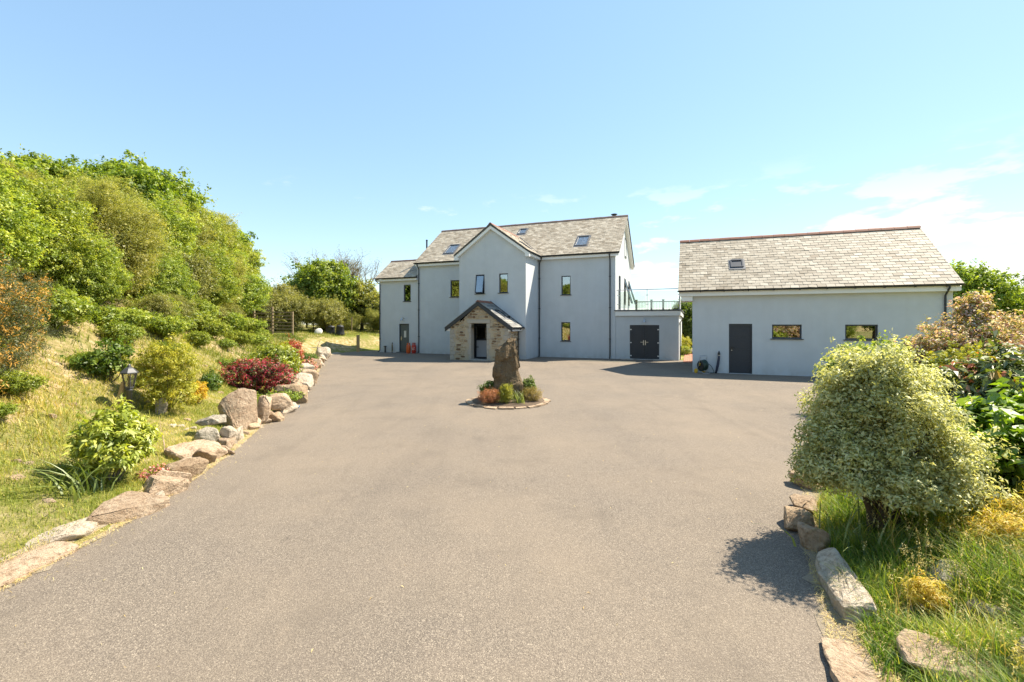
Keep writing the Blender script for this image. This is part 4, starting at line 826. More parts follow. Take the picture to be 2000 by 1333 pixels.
rock('boulder', 'low reddish footing stone beside the narrow upright stone', (-5.28, 10.0), (.42, .5, .28), R(70), 'rock_brown', 13, group=K, z_off=0)
rock('boulder', 'pale footing stone under the rounded tan rock beside blue plastic', (-5.42, 10.95), (.55, .36, .34), R(60), 'rock_pale', 14, group=K, flat=.75, z_off=0)
rock('boulder', 'broad split faced brown boulder in front of the red azalea', (-5.98, 12.3), (.86, .62, .58), R(25), 'rock_brown', 15, group=K, flat=.85, z_off=0)
rock('boulder', 'flat tan stone lying across the back of the brown boulder', (-6.25, 12.85), (.66, .42, .24), R(10), 'rock_tan', 16, group=K, z_off=.42)
rock('boulder', 'angular white boulder with hollow top', (-6.75, 14.6), (.70, .72, .62), R(40), 'rock_pale', 17, (.1, .1), group=K, flat=.8, npts=12, z_off=0)
rock('boulder', 'low pale stone between the brown and the white boulder', (-6.35, 13.5), (.55, .5, .40), R(50), 'rock_pale', 18, group=K, z_off=0)
rock('boulder', 'tan leaning slab beyond the angular white boulder', (-7.35, 16.2), (.75, .5, .62), R(60), 'rock_tan', 19, (.25, 0), group=K, flat=.8, z_off=0)
rock('boulder', 'arched grey brown stone in front of the pink flower clump', (-8.15, 17.9), (.62, .42, .68), R(50), 'rock_grey', 20, (.2, .1), group=K, z_off=0)
rock('boulder', 'tan pointed stone beyond the pink flower clump', (-8.95, 20.2), (.75, .6, .72), R(55), 'rock_tan', 21, (.1, .2), group=K, npts=11, z_off=0)
for q, (x, y, s_) in enumerate(((-7.05, 15.5, .5), (-7.75, 17.2, .5), (-8.5, 19.0, .5), (-9.3, 21.6, .6), (-9.75, 22.9, .6), (-10.3, 24.5, .55), (-10.85, 26.0, .6))):
    rock('boulder', 'low pale edging rock in the row running towards the side door', (x, y), (s_, s_*.8, s_*.75), q, ('rock_pale', 'rock_tan')[q % 2], 30+q, group='low rocks at the far end of the drive edging', z_off=0)
rock('boulder', 'large pale rock ending the edging row at the turn of the drive', (-11.45, 27.6), (.95, .7, .8), .6, 'rock_pale', 40, group=K, z_off=0)
rf = random.Random(21)
for q, (y, off) in enumerate([(5.5+k*.47, rf.uniform(.02, .16)) for k in range(30)]):
    i_ = int(np.searchsorted(LEFT[:12, 1], y))-1; a_, b_ = LEFT[i_], LEFT[i_+1]; p_ = a_+(b_-a_)*((y-a_[1])/(b_[1]-a_[1])); w_ = rf.uniform(.26, .46)
    rock('filler_stone', 'small angular tan stone wedged between the larger edging stones', (p_[0]-off, p_[1]), (w_, w_*rf.uniform(.6, .9), w_*rf.uniform(.45, .75)), rf.uniform(0, 3), rf.choice(('rock_tan', 'rock_tan', 'rock_pale', 'rock_brown')), 200+q, (rf.uniform(-.2, .2), rf.uniform(-.2, .2)), cat='stone', group='filler stones along the left drive edge', flat=.85, npts=11, z_off=.02)
# stones on the bank
rock('standing_rock', 'small pointed dark stone upright in the grass beyond the bright leafy bush', gp(316, 822, .3), (.20, .16, .40), .3, 'rock_grey', 50, cat='stone', npts=10)
for q, (px, py) in enumerate(((335, 838), (350, 836), (362, 838), (375, 834), (388, 836))):
    rock('small_stone', 'small pale stone in the short row crossing the lawn', gp(px, py, .25), (.16, .12, .10), q, 'rock_pale', 60+q, cat='stone', group='row of small stones on the lawn')
for q, (px, py, z_) in enumerate(((30, 905, .45), (32, 925, .45), (55, 905, .45), (430, 762, .5), (460, 770, .5), (365, 790, .6), (440, 700, 1.1), (450, 712, 1.0), (400, 690, 1.3), (390, 720, 1.0), (95, 965, .3), (165, 880, .5), (100, 812, .8), (140, 770, 1.0))):
    rock('loose_stone', 'loose pale stone lying scattered on the grassy bank', gp(px, py, z_), (.15, .11, .10), q*1.3, ('rock_tan', 'rock_brown')[q % 2], 80+q, cat='stone', group='loose stones on the bank')
# right hand edging
K2 = 'stones edging the right side of the drive'
rock('edging_slab', 'flat tan slab half under dry grass against the tarmac', (2.10, 2.62), (.42, .85, .09), R(-20), 'rock_tan', 100, group=K2, cat='stone', flat=.85, npts=22, z_off=.055)
rock('edging_slab', 'wide tan slab beside the flat slab in the dry grass', (2.62, 2.72), (.5, .42, .13), R(-30), 'rock_tan', 101, group=K2, cat='stone', flat=.8, npts=20, z_off=.12)
rock('boulder', 'long rough pale boulder lying along the tarmac below the grasses', (2.62, 3.62), (.27, .92, .23), R(-24), 'rock_pale', 102, group=K2, flat=.75, npts=13, z_off=.02, rough=.10)
rock('boulder', 'square tan kerb stone in the shade of the round bush', (2.90, 4.38), (.26, .30, .28), R(-20), 'rock_tan', 103, group=K2, flat=.8, z_off=.01)
rock('boulder', 'rounded kerb stone covered in moss in the shade of the round bush', (3.02, 4.80), (.28, .40, .24), R(-25), 'rock_brown', 104, group=K2, z_off=.01)
rock('boulder', 'sloping kerb stone with sunlit end under the round bush', (3.32, 5.18), (.30, .42, .22), R(-35), 'rock_tan', 105, group=K2, z_off=.01)
for q, (x, y) in enumerate(((3.9, 5.95), (4.6, 6.8), (5.4, 7.7), (6.3, 8.6))): rock('boulder', 'kerb stone behind the round variegated bush', (x, y), (.4, .5, .25), q, 'rock_tan', 110+q, group='kerb stones behind the round bush', z_off=.01)
rock('boulder', 'weathered grey stone sunk among the tall grasses', (3.35, 3.55), (.42, .3, .24), .4, 'rock_grey', 120, cat='stone'); rock('boulder', 'flat pale stone beside the small gold heather tuft', (3.32, 3.12), (.32, .2, .16), .2, 'rock_pale', 121, cat='stone')
rock('boulder', 'dark grey rock between the wide slab and the tall grasses', (2.98, 2.60), (.24, .2, .25), .2, 'rock_grey', 122, cat='stone')

# ---------------------------------------------------------------- standing stone and its bed
IS = (-.10, 12.45)
tag(part('planting_bed', 'soil', None, lambda m: m.lathe([(1.02, 0), (.98, .05), (.6, .09), (.01, .11)], (IS[0], IS[1], .007), 28), True), 'round soil bed around the standing stone in the drive', 'flower bed')
rs2 = random.Random(5); a = 0; q = 0
while a < 2*math.pi-.12:
    da = rs2.uniform(.26, .46); da = min(da, 2*math.pi-a); r1, r0 = rs2.uniform(.98, 1.20), rs2.uniform(.74, .86); pts = []
    for k in range(4): t_ = a+.025+(da-.05)*k/3; pts.append((IS[0]+r1*rs2.uniform(.96, 1.03)*math.cos(t_), IS[1]+r1*rs2.uniform(.96, 1.03)*math.sin(t_), .012))
    for k in range(3): t_ = a+da-.03-(da-.06)*k/2; pts.append((IS[0]+r0*rs2.uniform(.94, 1.05)*math.cos(t_), IS[1]+r0*rs2.uniform(.94, 1.05)*math.sin(t_), .03))
    cx, cy = sum(p[0] for p in pts)/7, sum(p[1] for p in pts)/7
    m = MB(); m.prism([(p[0]-cx, p[1]-cy, p[2]) for p in pts], (0, 0, rs2.uniform(.015, .035))); o = m.build('edging_stone', 'rock_tan', None, loc=(cx, cy, 0))
    tag(o, 'flat cream stone in the ring round the standing stone', 'stone', 'ring of flat stones round the standing stone'); a += da; q += 1
# monolith by stacked uneven sections
prof = [(-.05, -.45, .44, .27), (.12, -.46, .45, .29), (.30, -.455, .44, .28), (.42, -.45, .42, .27), (.50, -.45, .37, .26), (.62, -.44, .345, .25), (.80, -.425, .30, .23), (.98, -.40, .285, .22), (1.15, -.365, .26, .20), (1.32, -.345, .235, .18), (1.44, -.32, .20, .155), (1.54, -.25, .17, .12), (1.63, -.12, .10, .06)]
nsec = 16; V = []; F = []
for i, (z_, xl, xr, dp_) in enumerate(prof):
    for k in range(nsec):
        a = 2*math.pi*k/nsec; c_, s_ = math.cos(a), math.sin(a); e = .62; x = math.copysign(abs(c_)**e, c_); y = math.copysign(abs(s_)**e, s_)
        X = (xl+xr)/2+(xr-xl)/2*x; Y = dp_*y*(1-.25*x)
        if -.03 < X < .14 and y < 0 and z_ > .45: Y += .05
        zt = z_
        if z_ > 1.4: zt += .07*math.sin(X*16+1.2)-.09*abs(X-.02)*(X < .05)
        V.append((X, Y, zt))
for i in range(len(prof)-1):
    for k in range(nsec): F.append((i*nsec+k, i*nsec+(k+1) % nsec, (i+1)*nsec+(k+1) % nsec, (i+1)*nsec+k))
F.append(tuple(range((len(prof)-1)*nsec, len(prof)*nsec)))
me = bpy.data.meshes.new('standing_stone'); me.from_pydata(V, [], F); bm = bmesh.new(); bm.from_mesh(me)
bmesh.ops.triangulate(bm, faces=bm.faces); bmesh.ops.subdivide_edges(bm, edges=bm.edges[:], cuts=3, use_grid_fill=True)
for v in bm.verts:
    p = v.co.copy(); cell = mnoise.cell(p*Vector((4.2, 4.2, 3.0)).x if False else Vector((p.x*3.3+p.z*.7, p.y*3, p.z*2.6-p.x*1.1)))
    d_ = Vector((p.x*.6, p.y*1.6, 0)); d_ = d_.normalized() if d_.length > 1e-4 else Vector((0, 0, 1))
    v.co += d_*((cell-.5)*.045+mnoise.fractal(p*3.0, 1.0, 2.0, 4)*.035+mnoise.noise(p*14)*.010)
bmesh.ops.recalc_face_normals(bm, faces=bm.faces); bm.to_mesh(me); bm.free()
ms = link('standing_stone', me, 'monolith', None, (IS[0]+.02, IS[1]+.02, .06), (0, 0, R(-8))); tag(ms, 'tall rough brown standing stone in the middle of the drive', 'standing stone')

# ---------------------------------------------------------------- foliage builders
RNG = np.random.RandomState
def unit(a): return a/np.maximum(np.linalg.norm(a, axis=1, keepdims=True), 1e-9)
def leaf_arrays(P, Nn, size, aspect, rng, fold=.12, droop=.15, T=None):
    n = len(P); t = rng.normal(size=(n, 3)) if T is None else T+rng.normal(size=(n, 3))*.35
    t = unit(t-Nn*(t*Nn).sum(1, keepdims=True)); b = np.cross(Nn, t); s = size[:, None]
    base = P-t*s*.5; tip = P+t*s*.5-np.array([0, 0, 1])*s*droop; l = P+b*s*aspect*.5+Nn*s*fold; r = P-b*s*aspect*.5+Nn*s*fold
    V = np.stack([base, r, tip, l], 1).reshape(-1, 3); F = np.arange(4*n).reshape(n, 4); return V, F
def crown(blobs, n_clump, per, cr, size, aspect, seed, up=.5, shell=.55, zmin=None, flat=.8, sizevar=.35, outward=.6, rndmix=.5, tang=None, flower=None, lump=1.):
    """leaf mesh arrays for clumps of leaves scattered through ellipsoids"""
    rng = RNG(seed); B = np.array(blobs, float); area = (B[:, 3]*B[:, 4]+B[:, 3]*B[:, 5]+B[:, 4]*B[:, 5]); bi = rng.choice(len(B), n_clump, p=area/area.sum())
    d = unit(rng.normal(size=(n_clump, 3))); rad = shell+(1-shell)*rng.rand(n_clump)**.6; rad *= 1+.10*rng.normal(size=n_clump)
    rad *= 1+lump*.13*np.sin(d[:, 0]*5.1+seed)*np.cos(d[:, 1]*4.3+seed*.7)+lump*.09*np.sin(d[:, 2]*9+d[:, 0]*7+seed*1.3)
    C = B[bi, :3]+d*B[bi, 3:]*rad[:, None]
    if zmin is not None: k = C[:, 2] > zmin; C, d, bi = C[k], d[k], bi[k]
    nc = len(C); crs = cr*(.6+.8*rng.rand(nc)); crnd = rng.rand(nc)
    ci = np.repeat(np.arange(nc), per); N = len(ci)
    off = unit(rng.normal(size=(N, 3)))*(rng.rand(N)**.45)[:, None]*crs[ci][:, None]; off[:, 2] *= flat
    P = C[ci]+off; Nn = unit(d[ci]*outward*.6+unit(off)*outward+np.array([0, 0, up])+rng.normal(size=(N, 3))*.45)
    # stray shoots standing out of the outline
    ns = max(3, int(nc*.09)); si = rng.choice(nc, ns); sd = unit(d[si]*.8+np.array([0, 0, .7])+rng.normal(size=(ns, 3))*.35); sl0 = np.minimum(cr*(1.3+1.9*rng.rand(ns)), cr+size*3.2); npl = 12
    tt = np.tile(np.linspace(.25, 1, npl), ns); k2 = np.repeat(np.arange(ns), npl); SP = C[si][k2]+sd[k2]*(sl0[k2]*tt)[:, None]+rng.normal(size=(ns*npl, 3))*size*.35
    P = np.concatenate([P, SP]); Nn = np.concatenate([Nn, unit(rng.normal(size=SP.shape)+np.array([0, 0, .6]))]); ci = np.concatenate([ci, si[k2]]); off = np.concatenate([off, sd[k2]*.1]); N = len(ci)
    sz = size*(1+sizevar*rng.normal(size=N)).clip(.4, 2)
    rnd = np.clip(rndmix*crnd[ci]+(1-rndmix)*rng.rand(N), 0, 1)
    if flower is not None: rnd = flower(rng, P, d[ci], crnd[ci], rnd)
    T = None if tang is None else unit(off)*tang[0]+np.array([0, 0, tang[1]])
    V, F = leaf_arrays(P, Nn, sz, aspect, rng, T=T); return V, F, rnd, C
def stems(m, base, targets, r0, seed, bend=.15, sides=5, frac=.55):
    rs = random.Random(seed); base = Vector(base)
    for tg in targets:
        tg = Vector(tg); mid = base.lerp(tg, .5)+Vector((rs.uniform(-bend, bend), rs.uniform(-bend, bend), rs.uniform(0, bend)))
        a = base.lerp(mid, .5)+Vector((rs.uniform(-bend, bend)*.4, rs.uniform(-bend, bend)*.4, 0))
        m.tube([base, a, mid, tg], [r0, r0*.8, r0*frac, r0*.2], sides, False)
def plant(name, label, cat, loc, blobs, lf, n_clump, per, cr, size, aspect, seed, nstem=5, stem_r=.02, stem_mat='bark', group=None, rz=0, fol='foliage', stem='stem', z=None, **k):
    x, y = loc; o = empty(name, (x, y, H1(x, y) if z is None else z), rz, label, cat, group)
    V, F, rnd, C = crown(blobs, n_clump, per, cr, size, aspect, seed, **k); link(fol, np_mesh(fol, V, F, rnd), lf, o)
    if nstem:
        rs = random.Random(seed+1); m = MB(); tg = [tuple(C[rs.randrange(len(C))]) for _ in range(nstem)]; stems(m, (0, 0, -.1), tg, stem_r, seed); m.build(stem, stem_mat, o, fix=False)
    return o
def tree(name, label, loc, trunk_h, blobs, lf, n_clump, per, cr, size, aspect, seed, tr=.16, limbs=12, group=None, bark='bark', z=None, cat='tree', **k):
    x, y = loc; o = empty(name, (x, y, H1(x, y) if z is None else z), 0, label, cat, group)
    V, F, rnd, C = crown(blobs, n_clump, per, cr, size, aspect, seed, **k); link('crown', np_mesh('crown', V, F, rnd), lf, o)
    rs = random.Random(seed+1); m = MB(); cz = float(C[:, 2].mean()); cxy = C.mean(0)
    m.tube([(0, 0, -.2), (.03, .02, trunk_h*.5), (cxy[0]*.3, cxy[1]*.3, trunk_h), (cxy[0]*.7, cxy[1]*.7, cz)], [tr*1.25, tr, tr*.8, tr*.4], 8, False)
    stems(m, (cxy[0]*.3, cxy[1]*.3, trunk_h*.9), [tuple(C[rs.randrange(len(C))]) for _ in range(limbs)], tr*.45, seed, .35); m.build('trunk', bark, o, fix=False)
    return o
def copy_plant(src, loc, rz, sc, label=None, group=None, z=None):
    r = src.copy(); COL.objects.link(r); r.location = (loc[0], loc[1], H1(*loc) if z is None else z); r.rotation_euler = (0, 0, rz); r.scale = (sc, sc, sc) if isinstance(sc, (int, float)) else sc
    if label: r['label'] = label
    if group: r['group'] = group
    for ch in src.children: c = ch.copy(); COL.objects.link(c); c.parent = r
    return r

# ---- big variegated bush by the drive
PB = (3.60, 4.42)
pit_blobs = [(0, .05, 1.10, .62, .62, .55), (-.12, 0, 1.42, .42, .45, .28), (.15, 0, .85, .72, .7, .45), (-.48, -.05, .62, .42, .45, .34), (-.80, 0, .56, .20, .25, .22), (-.70, -.05, .88, .16, .2, .14), (.62, .05, .70, .38, .4, .36), (0, -.3, .5, .6, .45, .25), (.45, -.2, .5, .5, .45, .28), (.35, .1, 1.2, .4, .4, .35), (-.42, .1, 1.12, .32, .34, .34)]
pit_blobs = [(a*.82, b*.82, c+.03, d*.80, e*.80, f_*.97) for a, b, c, d, e, f_ in pit_blobs]
pit = plant('variegated_bush', 'big rounded cream and green variegated bush beside the tarmac', 'bush', PB, pit_blobs, 'lf_pitto', 1250, 84, .125, .038, .38, 21, 0, zmin=.42, shell=.55, lump=1.7, up=.55, rndmix=.45, tang=(.7, .55), outward=.5)
m = MB()
for (a, b, c_, r_) in ((-.10, 0, -.42, .035), (.02, .03, .15, .045), (.10, -.02, .50, .038), (.0, .08, -.1, .04), (-.05, -.06, .3, .03)):
    m.tube([(a, b, -.1), (a*1.2, b, .2), (a+c_*.4, b*2, .55), (a+c_, b*4, 1.05)], [r_*1.1, r_, r_*.8, r_*.3], 8, False)
m.build('stem', 'bark', pit, fix=False)

# ---- right hand shrubs
wg = lambda rng, P, d, cr, r: np.where(rng.rand(len(P)) < .42+.25*(cr > .5), .56+.44*rng.rand(len(P)), r*.52)
plant('flowering_shrub', 'tall pink flowering shrub growing in front of the outbuilding corner', 'shrub', (10.1, 9.9), [(0, 0, 1.15, 1.25, 1.2, .80), (-.05, 0, 1.85, .42, .42, .70), (-.75, -.2, 1.30, .6, .6, .5), (.9, .2, 1.5, .8, .8, .55), (.1, -.5, .9, 1.2, .8, .6), (-.1, 0, 2.2, .2, .2, .30)], 'lf_weigela', 1500, 36, .13, .062, .5, 22, 10, .02, shell=.5, flower=wg)
plant('flowering_shrub', 'pink flowering shrub spreading behind the orange leaved evergreen', 'shrub', (10.3, 7.7), [(0, 0, .95, 1.1, 1.0, .75), (.6, .2, 1.35, .7, .7, .55), (-.5, -.2, .8, .6, .6, .5)], 'lf_weigela', 900, 34, .13, .062, .5, 23, 8, .02, shell=.5, flower=wg)
plant('evergreen_shrub', 'glossy evergreen shrub with orange young leaves behind the bright leafy hydrangea', 'shrub', (6.15, 5.75), [(0, 0, .95, .70, .65, .52), (.35, .1, 1.0, .6, .5, .5), (-.3, -.1, .75, .4, .4, .4)], 'lf_pieris', 520, 26, .14, .12, .30, 24, 7, .02, shell=.55, up=.6, tang=(.8, .3))
plant('hydrangea', 'broad leaved bright green hydrangea beside the variegated bush', 'shrub', (5.15, 4.75), [(0, 0, .62, .55, .60, .40), (.45, .1, .70, .55, .55, .45), (.1, -.25, .45, .6, .5, .32)], 'lf_hydrangea', 620, 14, .11, .115, .55, 25, 9, .014, 'bark_pale', shell=.6, up=1.0, outward=.35, flat=.6)
plant('hydrangea', 'lower darker hydrangea clump between the gold heather and the bright hydrangea', 'shrub', (5.7, 4.0), [(0, 0, .5, .6, .6, .4)], 'lf_hydrangea', 320, 14, .11, .11, .55, 26, 7, .014, 'bark_pale', shell=.6, up=1.0)
plant('green_shrub', 'fresh green shrub between the variegated bush and the outbuilding wall', 'shrub', (8.55, 10.6), [(-.35, 0, 1.0, .85, .7, .62), (.7, .1, 1.05, .65, .6, .6), (.1, -.3, .7, .9, .6, .5)], 'lf_hedge_bright', 700, 34, .13, .07, .5, 27, 7, .018, shell=.55)
plant('green_shrub', 'low yellow green shrub in front of the pink flowering shrub', 'shrub', (8.9, 8.9), [(0, 0, .8, .8, .7, .62)], 'lf_golden', 380, 34, .12, .06, .5, 28, 6, .018, shell=.55)
# spreading conifer
cj = empty('spreading_conifer', (10.3, 13.75, H1(10.3, 13.75)), 0, 'dark spreading conifer against the outbuilding wall', 'conifer')
rng = RNG(3); Pn = []; Tn = []
for k in range(46):
    az = rng.rand()*6.28; el = rng.uniform(.15, 1.1); L = rng.uniform(.5, 1.0)*(1 if el < .8 else .8); d = np.array([math.cos(az)*math.cos(el), math.sin(az)*math.cos(el), math.sin(el)])
    for s_ in np.linspace(.15, 1, 14):
        c0 = d*L*s_+np.array([0, 0, .15-.25*s_*s_*L*.3]); q = rng.normal(size=(16, 3))*np.array([.06, .06, .025])*(1.2-s_*.6); Pn.append(c0+q); Tn.append(np.repeat(d[None], 16, 0)+rng.normal(size=(16, 3))*.5)
Pn = np.concatenate(Pn); Tn = np.concatenate(Tn); Nn = unit(np.array([0, 0, 1.])+rng.normal(size=Pn.shape)*.4)
Vv, Ff = leaf_arrays(Pn, Nn, np.full(len(Pn), .06), .22, rng, T=unit(Tn)); link('foliage', np_mesh('foliage', Vv, Ff, rng.rand(len(Ff))), 'lf_conifer', cj)
m = MB(); m.tube([(0, 0, -.1), (.02, 0, .25), (.0, .03, .55)], [.035, .03, .01], 6); m.build('stem', 'bark', cj)
# golden heathers
def heather(name, label, loc, blobs, lf, n, seed, size=.035, cat='heather', per=26, cr=.05, group=None, z=None): return plant(name, label, cat, loc, blobs, lf, n, per, cr, size, .16, seed, 4, .006, shell=.5, up=.9, tang=(.3, 1.2), outward=.5, group=group, z=z, flat=1.3)
heather('gold_heather', 'orange tipped golden heather sprawling beside the variegated bush', (4.2, 3.58), [(-.12, .05, .20, .40, .38, .16), (.45, .15, .27, .5, .42, .19), (.95, .2, .30, .45, .45, .22)], 'lf_heather_gold', 1500, 31, .045)
heather('gold_heather', 'small gold heather tuft among the grasses near the long pale boulder', (2.98, 3.28), [(0, 0, .10, .12, .11, .09)], 'lf_heather_gold', 100, 32, .035)
heather('gold_heather', 'gold heather cushion beside the wide tan slab', (3.05, 2.45), [(0, 0, .10, .26, .2, .10)], 'lf_heather_gold', 240, 33, .035)

# ---- plants round the standing stone
iz = .08
def ip(dx, dy): return (IS[0]+dx, IS[1]+dy)
heather('red_heather', 'russet heather cushion at the foot of the standing stone', ip(-.48, -.55), [(0, 0, .16, .30, .26, .18)], 'lf_heather_red', 420, 41, .03, z=iz)
heather('olive_heather', 'brown green heather cushion at the foot of the standing stone', ip(.62, -.25), [(0, 0, .16, .28, .26, .17)], 'lf_heather_olive', 400, 42, .03, z=iz)
heather('spurge', 'upright yellow green spurge in front of the standing stone', ip(-.06, -.62), [(0, 0, .18, .17, .16, .16), (.02, 0, .36, .15, .14, .11)], 'lf_euphorbia', 330, 43, .035, 'plant', z=iz)
plant('dwarf_shrub', 'dark green dwarf shrub left behind the russet heather', 'shrub', ip(-.50, .12), [(0, 0, .28, .26, .24, .22), (-.12, -.05, .18, .18, .18, .15)], 'lf_deep', 190, 24, .06, .035, .5, 44, 4, .008, z=iz, shell=.5)
plant('dwarf_shrub', 'yellow tipped dwarf conifer at the right shoulder of the standing stone', 'shrub', ip(.56, .15), [(0, 0, .30, .20, .20, .26)], 'lf_deep', 170, 24, .06, .035, .5, 45, 4, .008, z=iz, shell=.5)
def blades(P, h, w, lean, rng, segs=3, up=1.0, az=None):
    n = len(P); az = rng.rand(n)*2*math.pi if az is None else az; d = np.stack([np.cos(az), np.sin(az), np.zeros(n)], 1); sd = np.stack([-np.sin(az+rng.normal(size=n)*.8), np.cos(az), np.zeros(n)], 1); V = []
    for k in range(segs+1):
        t_ = k/segs; c = P+d*(lean*h*t_**1.8)[:, None]; c[:, 2] += h*(t_-.28*np.clip(lean, 0, 1.6)*t_**2.6); ww = (w*(1-t_**1.6)*.5)[:, None]; V += [c-sd*ww, c+sd*ww]
    V = np.stack(V, 1).reshape(-1, 3); nv = 2*(segs+1); b = np.arange(n)*nv; F = np.concatenate([np.stack([b+2*k, b+2*k+1, b+2*k+3, b+2*k+2], 1) for k in range(segs)]); return V, F
def strap_plant(name, label, loc, n, h, w, seed, mat='gr_strap', lean=.9, spread=.08, z=None, cat='plant'):
    rng = RNG(seed); o = empty(name, (loc[0], loc[1], H1(*loc) if z is None else z), 0, label, cat); P = np.concatenate([rng.normal(size=(n, 2))*spread, np.full((n, 1), -.02)], 1)
    V, F = blades(P, h*(.6+.6*rng.rand(n)), np.full(n, w), lean*(.3+rng.rand(n)), rng, 5); link('leaves', np_mesh('leaves', V, F, np.tile(rng.rand(n), 5)), mat, o); return o
strap_plant('strap_leaf_plant', 'grey green strap leaved tuft before the standing stone', ip(.26, -.58), 70, .38, .018, 46, lean=.7, z=iz)
strap_plant('strap_leaf_plant', 'pale strap leaved tuft beside the russet heather', ip(-.25, -.48), 40, .36, .014, 47, lean=.9, z=iz)

# ---- left bank planting
plant('leafy_bush', 'bright lime green leafy bush on the lawn behind the edging stones', 'bush', (-5.02, 5.72), [(a*.56, b*.56, c*.9, d*.56, e*.6, f_*.8) for a, b, c, d, e, f_ in [(0, 0, .62, .58, .55, .42), (.25, .1, .52, .50, .5, .38), (-.3, -.05, .48, .42, .45, .36), (0, .1, .88, .36, .36, .24), (.05, -.15, .42, .58, .5, .3)]], 'lf_rhodo', 300, 24, .08, .075, .34, 51, 9, .012, 'bark_pale', shell=.55, up=.8, outward=.4, flat=.55, tang=(1.0, .1))
plant('golden_shrub', 'yellow green feathery shrub beside the garden lantern', 'shrub', (-6.85, 8.95), [(0, 0, .62, .50, .45, .50), (.12, 0, 1.05, .36, .34, .34), (.30, 0, .80, .36, .3, .46), (-.2, 0, .85, .34, .34, .40), (.25, -.1, .32, .46, .4, .3)], 'lf_golden', 620, 40, .075, .032, .5, 52, 8, .014, shell=.45)
plant('yellow_shrub', 'small bright yellow shrub on the lawn beyond the feathery shrub', 'shrub', (-6.75, 9.75), [(0, 0, .22, .17, .17, .20), (.05, 0, .36, .12, .12, .12)], 'lf_yellow', 130, 26, .06, .03, .5, 53, 4, .008, shell=.45)
plant('weedy_shrub', 'loose dark green shrub left of the garden lantern', 'shrub', (-7.75, 8.75), [(0, 0, .40, .34, .34, .34), (-.3, -.1, .28, .3, .3, .24), (.12, .1, .62, .2, .2, .2)], 'lf_deep', 170, 20, .10, .055, .6, 54, 9, .012, 'bark_pale', shell=.35)
az_f = lambda rng, P, d, cr, r: np.where(rng.rand(len(P)) < .30+.35*(cr > .4), .5+.5*(.6*cr+.4*rng.rand(len(P))), r*.42)
plant('azalea', 'wide dark red azalea bush above the split faced brown boulder', 'shrub', (-7.0, 12.6), [(0, 0, .45, .62, .55, .38), (-.5, 0, .42, .45, .45, .36), (.5, .0, .40, .45, .45, .34), (-.35, .1, .68, .36, .36, .24), (.2, .1, .62, .4, .4, .24)], 'lf_azalea', 620, 28, .09, .05, .5, 55, 8, .014, shell=.5, flower=az_f)
strap_plant('cordyline', 'dark red spiky cordyline rising behind the red azalea', (-7.45, 13.35), 46, .85, .045, 56, 'lf_cordyline', .42, .04)
plant('green_shrub', 'bright green leafy shrub between the red azalea and the coppery shrub', 'shrub', (-8.15, 15.4), [(0, 0, .55, .75, .6, .45), (.3, 0, .75, .45, .45, .36), (.55, -.2, .4, .5, .5, .36)], 'lf_rhodo', 420, 24, .12, .075, .45, 57, 7, .015, shell=.5)
ph_f = lambda rng, P, d, cr, r: np.where(rng.rand(len(P)) < .75, .45+.55*rng.rand(len(P)), r*.35)
plant('photinia', 'coppery red leaved shrub beyond the bright green leafy shrub', 'shrub', (-8.75, 18.0), [(0, 0, .62, .45, .45, .48), (.1, 0, .95, .34, .34, .32), (-.35, 0, .5, .32, .32, .3)], 'lf_photinia', 340, 24, .11, .07, .42, 58, 7, .015, shell=.45, flower=ph_f)
plant('low_bush', 'small dark green bush at the end of the bank planting', 'shrub', (-9.55, 20.6), [(0, 0, .38, .5, .45, .34), (.35, .2, .3, .35, .35, .28)], 'lf_deep', 260, 24, .10, .05, .4, 59, 5, .01, shell=.45)
plant('lime_shrub', 'yellow green shrub at the foot of the timber fence', 'shrub', (-10.6, 21.2), [(0, 0, .5, .6, .5, .42)], 'lf_golden', 300, 26, .11, .05, .5, 60, 5, .012, shell=.45)
pk_f = lambda rng, P, d, cr, r: np.where((rng.rand(len(P)) < .6), .42+.58*rng.rand(len(P)), r*.35)
plant('pink_flowers', 'mound of pale pink flowers in the arch of the edging stones', 'flowers', (-8.35, 18.55), [(0, 0, .32, .38, .34, .22)], 'lf_pink', 200, 22, .06, .045, .7, 61, 3, .006, shell=.6, flower=pk_f)
plant('pink_flowers', 'few small pink flowers under the lime green leafy bush', 'flowers', (-4.70, 5.95), [(0, 0, .10, .16, .14, .08)], 'lf_pink', 34, 12, .04, .03, .7, 62, 3, .004, shell=.6, flower=pk_f)
plant('ground_cover', 'low green leafy ground cover between the tallest boulder and the azalea', 'plant', (-6.05, 11.2), [(0, 0, .10, .55, .5, .14), (.1, .8, .10, .4, .4, .14), (-.4, -.4, .08, .4, .4, .12)], 'lf_hedge_bright', 420, 24, .07, .038, .6, 63, 4, .005, shell=.5)
for q, (px, py, z_) in enumerate(((415, 715, 1.0), (455, 700, .9), (205, 810, .8), (412, 742, .6))): plant('bank_weed', 'small green weed rooted in the grassy bank', 'plant', gp(px, py+8, z_), [(0, 0, .18, .2, .18, .18)], 'lf_deep', 70, 18, .06, .045, .5, 64+q, 3, .005, shell=.4, group='weeds on the bank')
strap_plant('strap_leaf_plant', 'long arching strap leaved clump on the lawn near the lime green bush', (-5.02, 5.28), 60, .52, .022, 71, lean=1.3, spread=.16)
strap_plant('strap_leaf_plant', 'fine arching grass tuft beside the strap leaved clump', (-5.35, 5.55), 60, .35, .012, 72, 'gr_tall', 1.2, .14)
strap_plant('strap_leaf_plant', 'broad strap leaved clump under the variegated bush', (3.12, 4.12), 60, .50, .018, 73, lean=1.1, spread=.14); strap_plant('strap_leaf_plant', 'tall arching strap leaves beside the weathered grey stone', (3.55, 4.05), 60, .55, .016, 74, 'gr_tall', .8, .2)

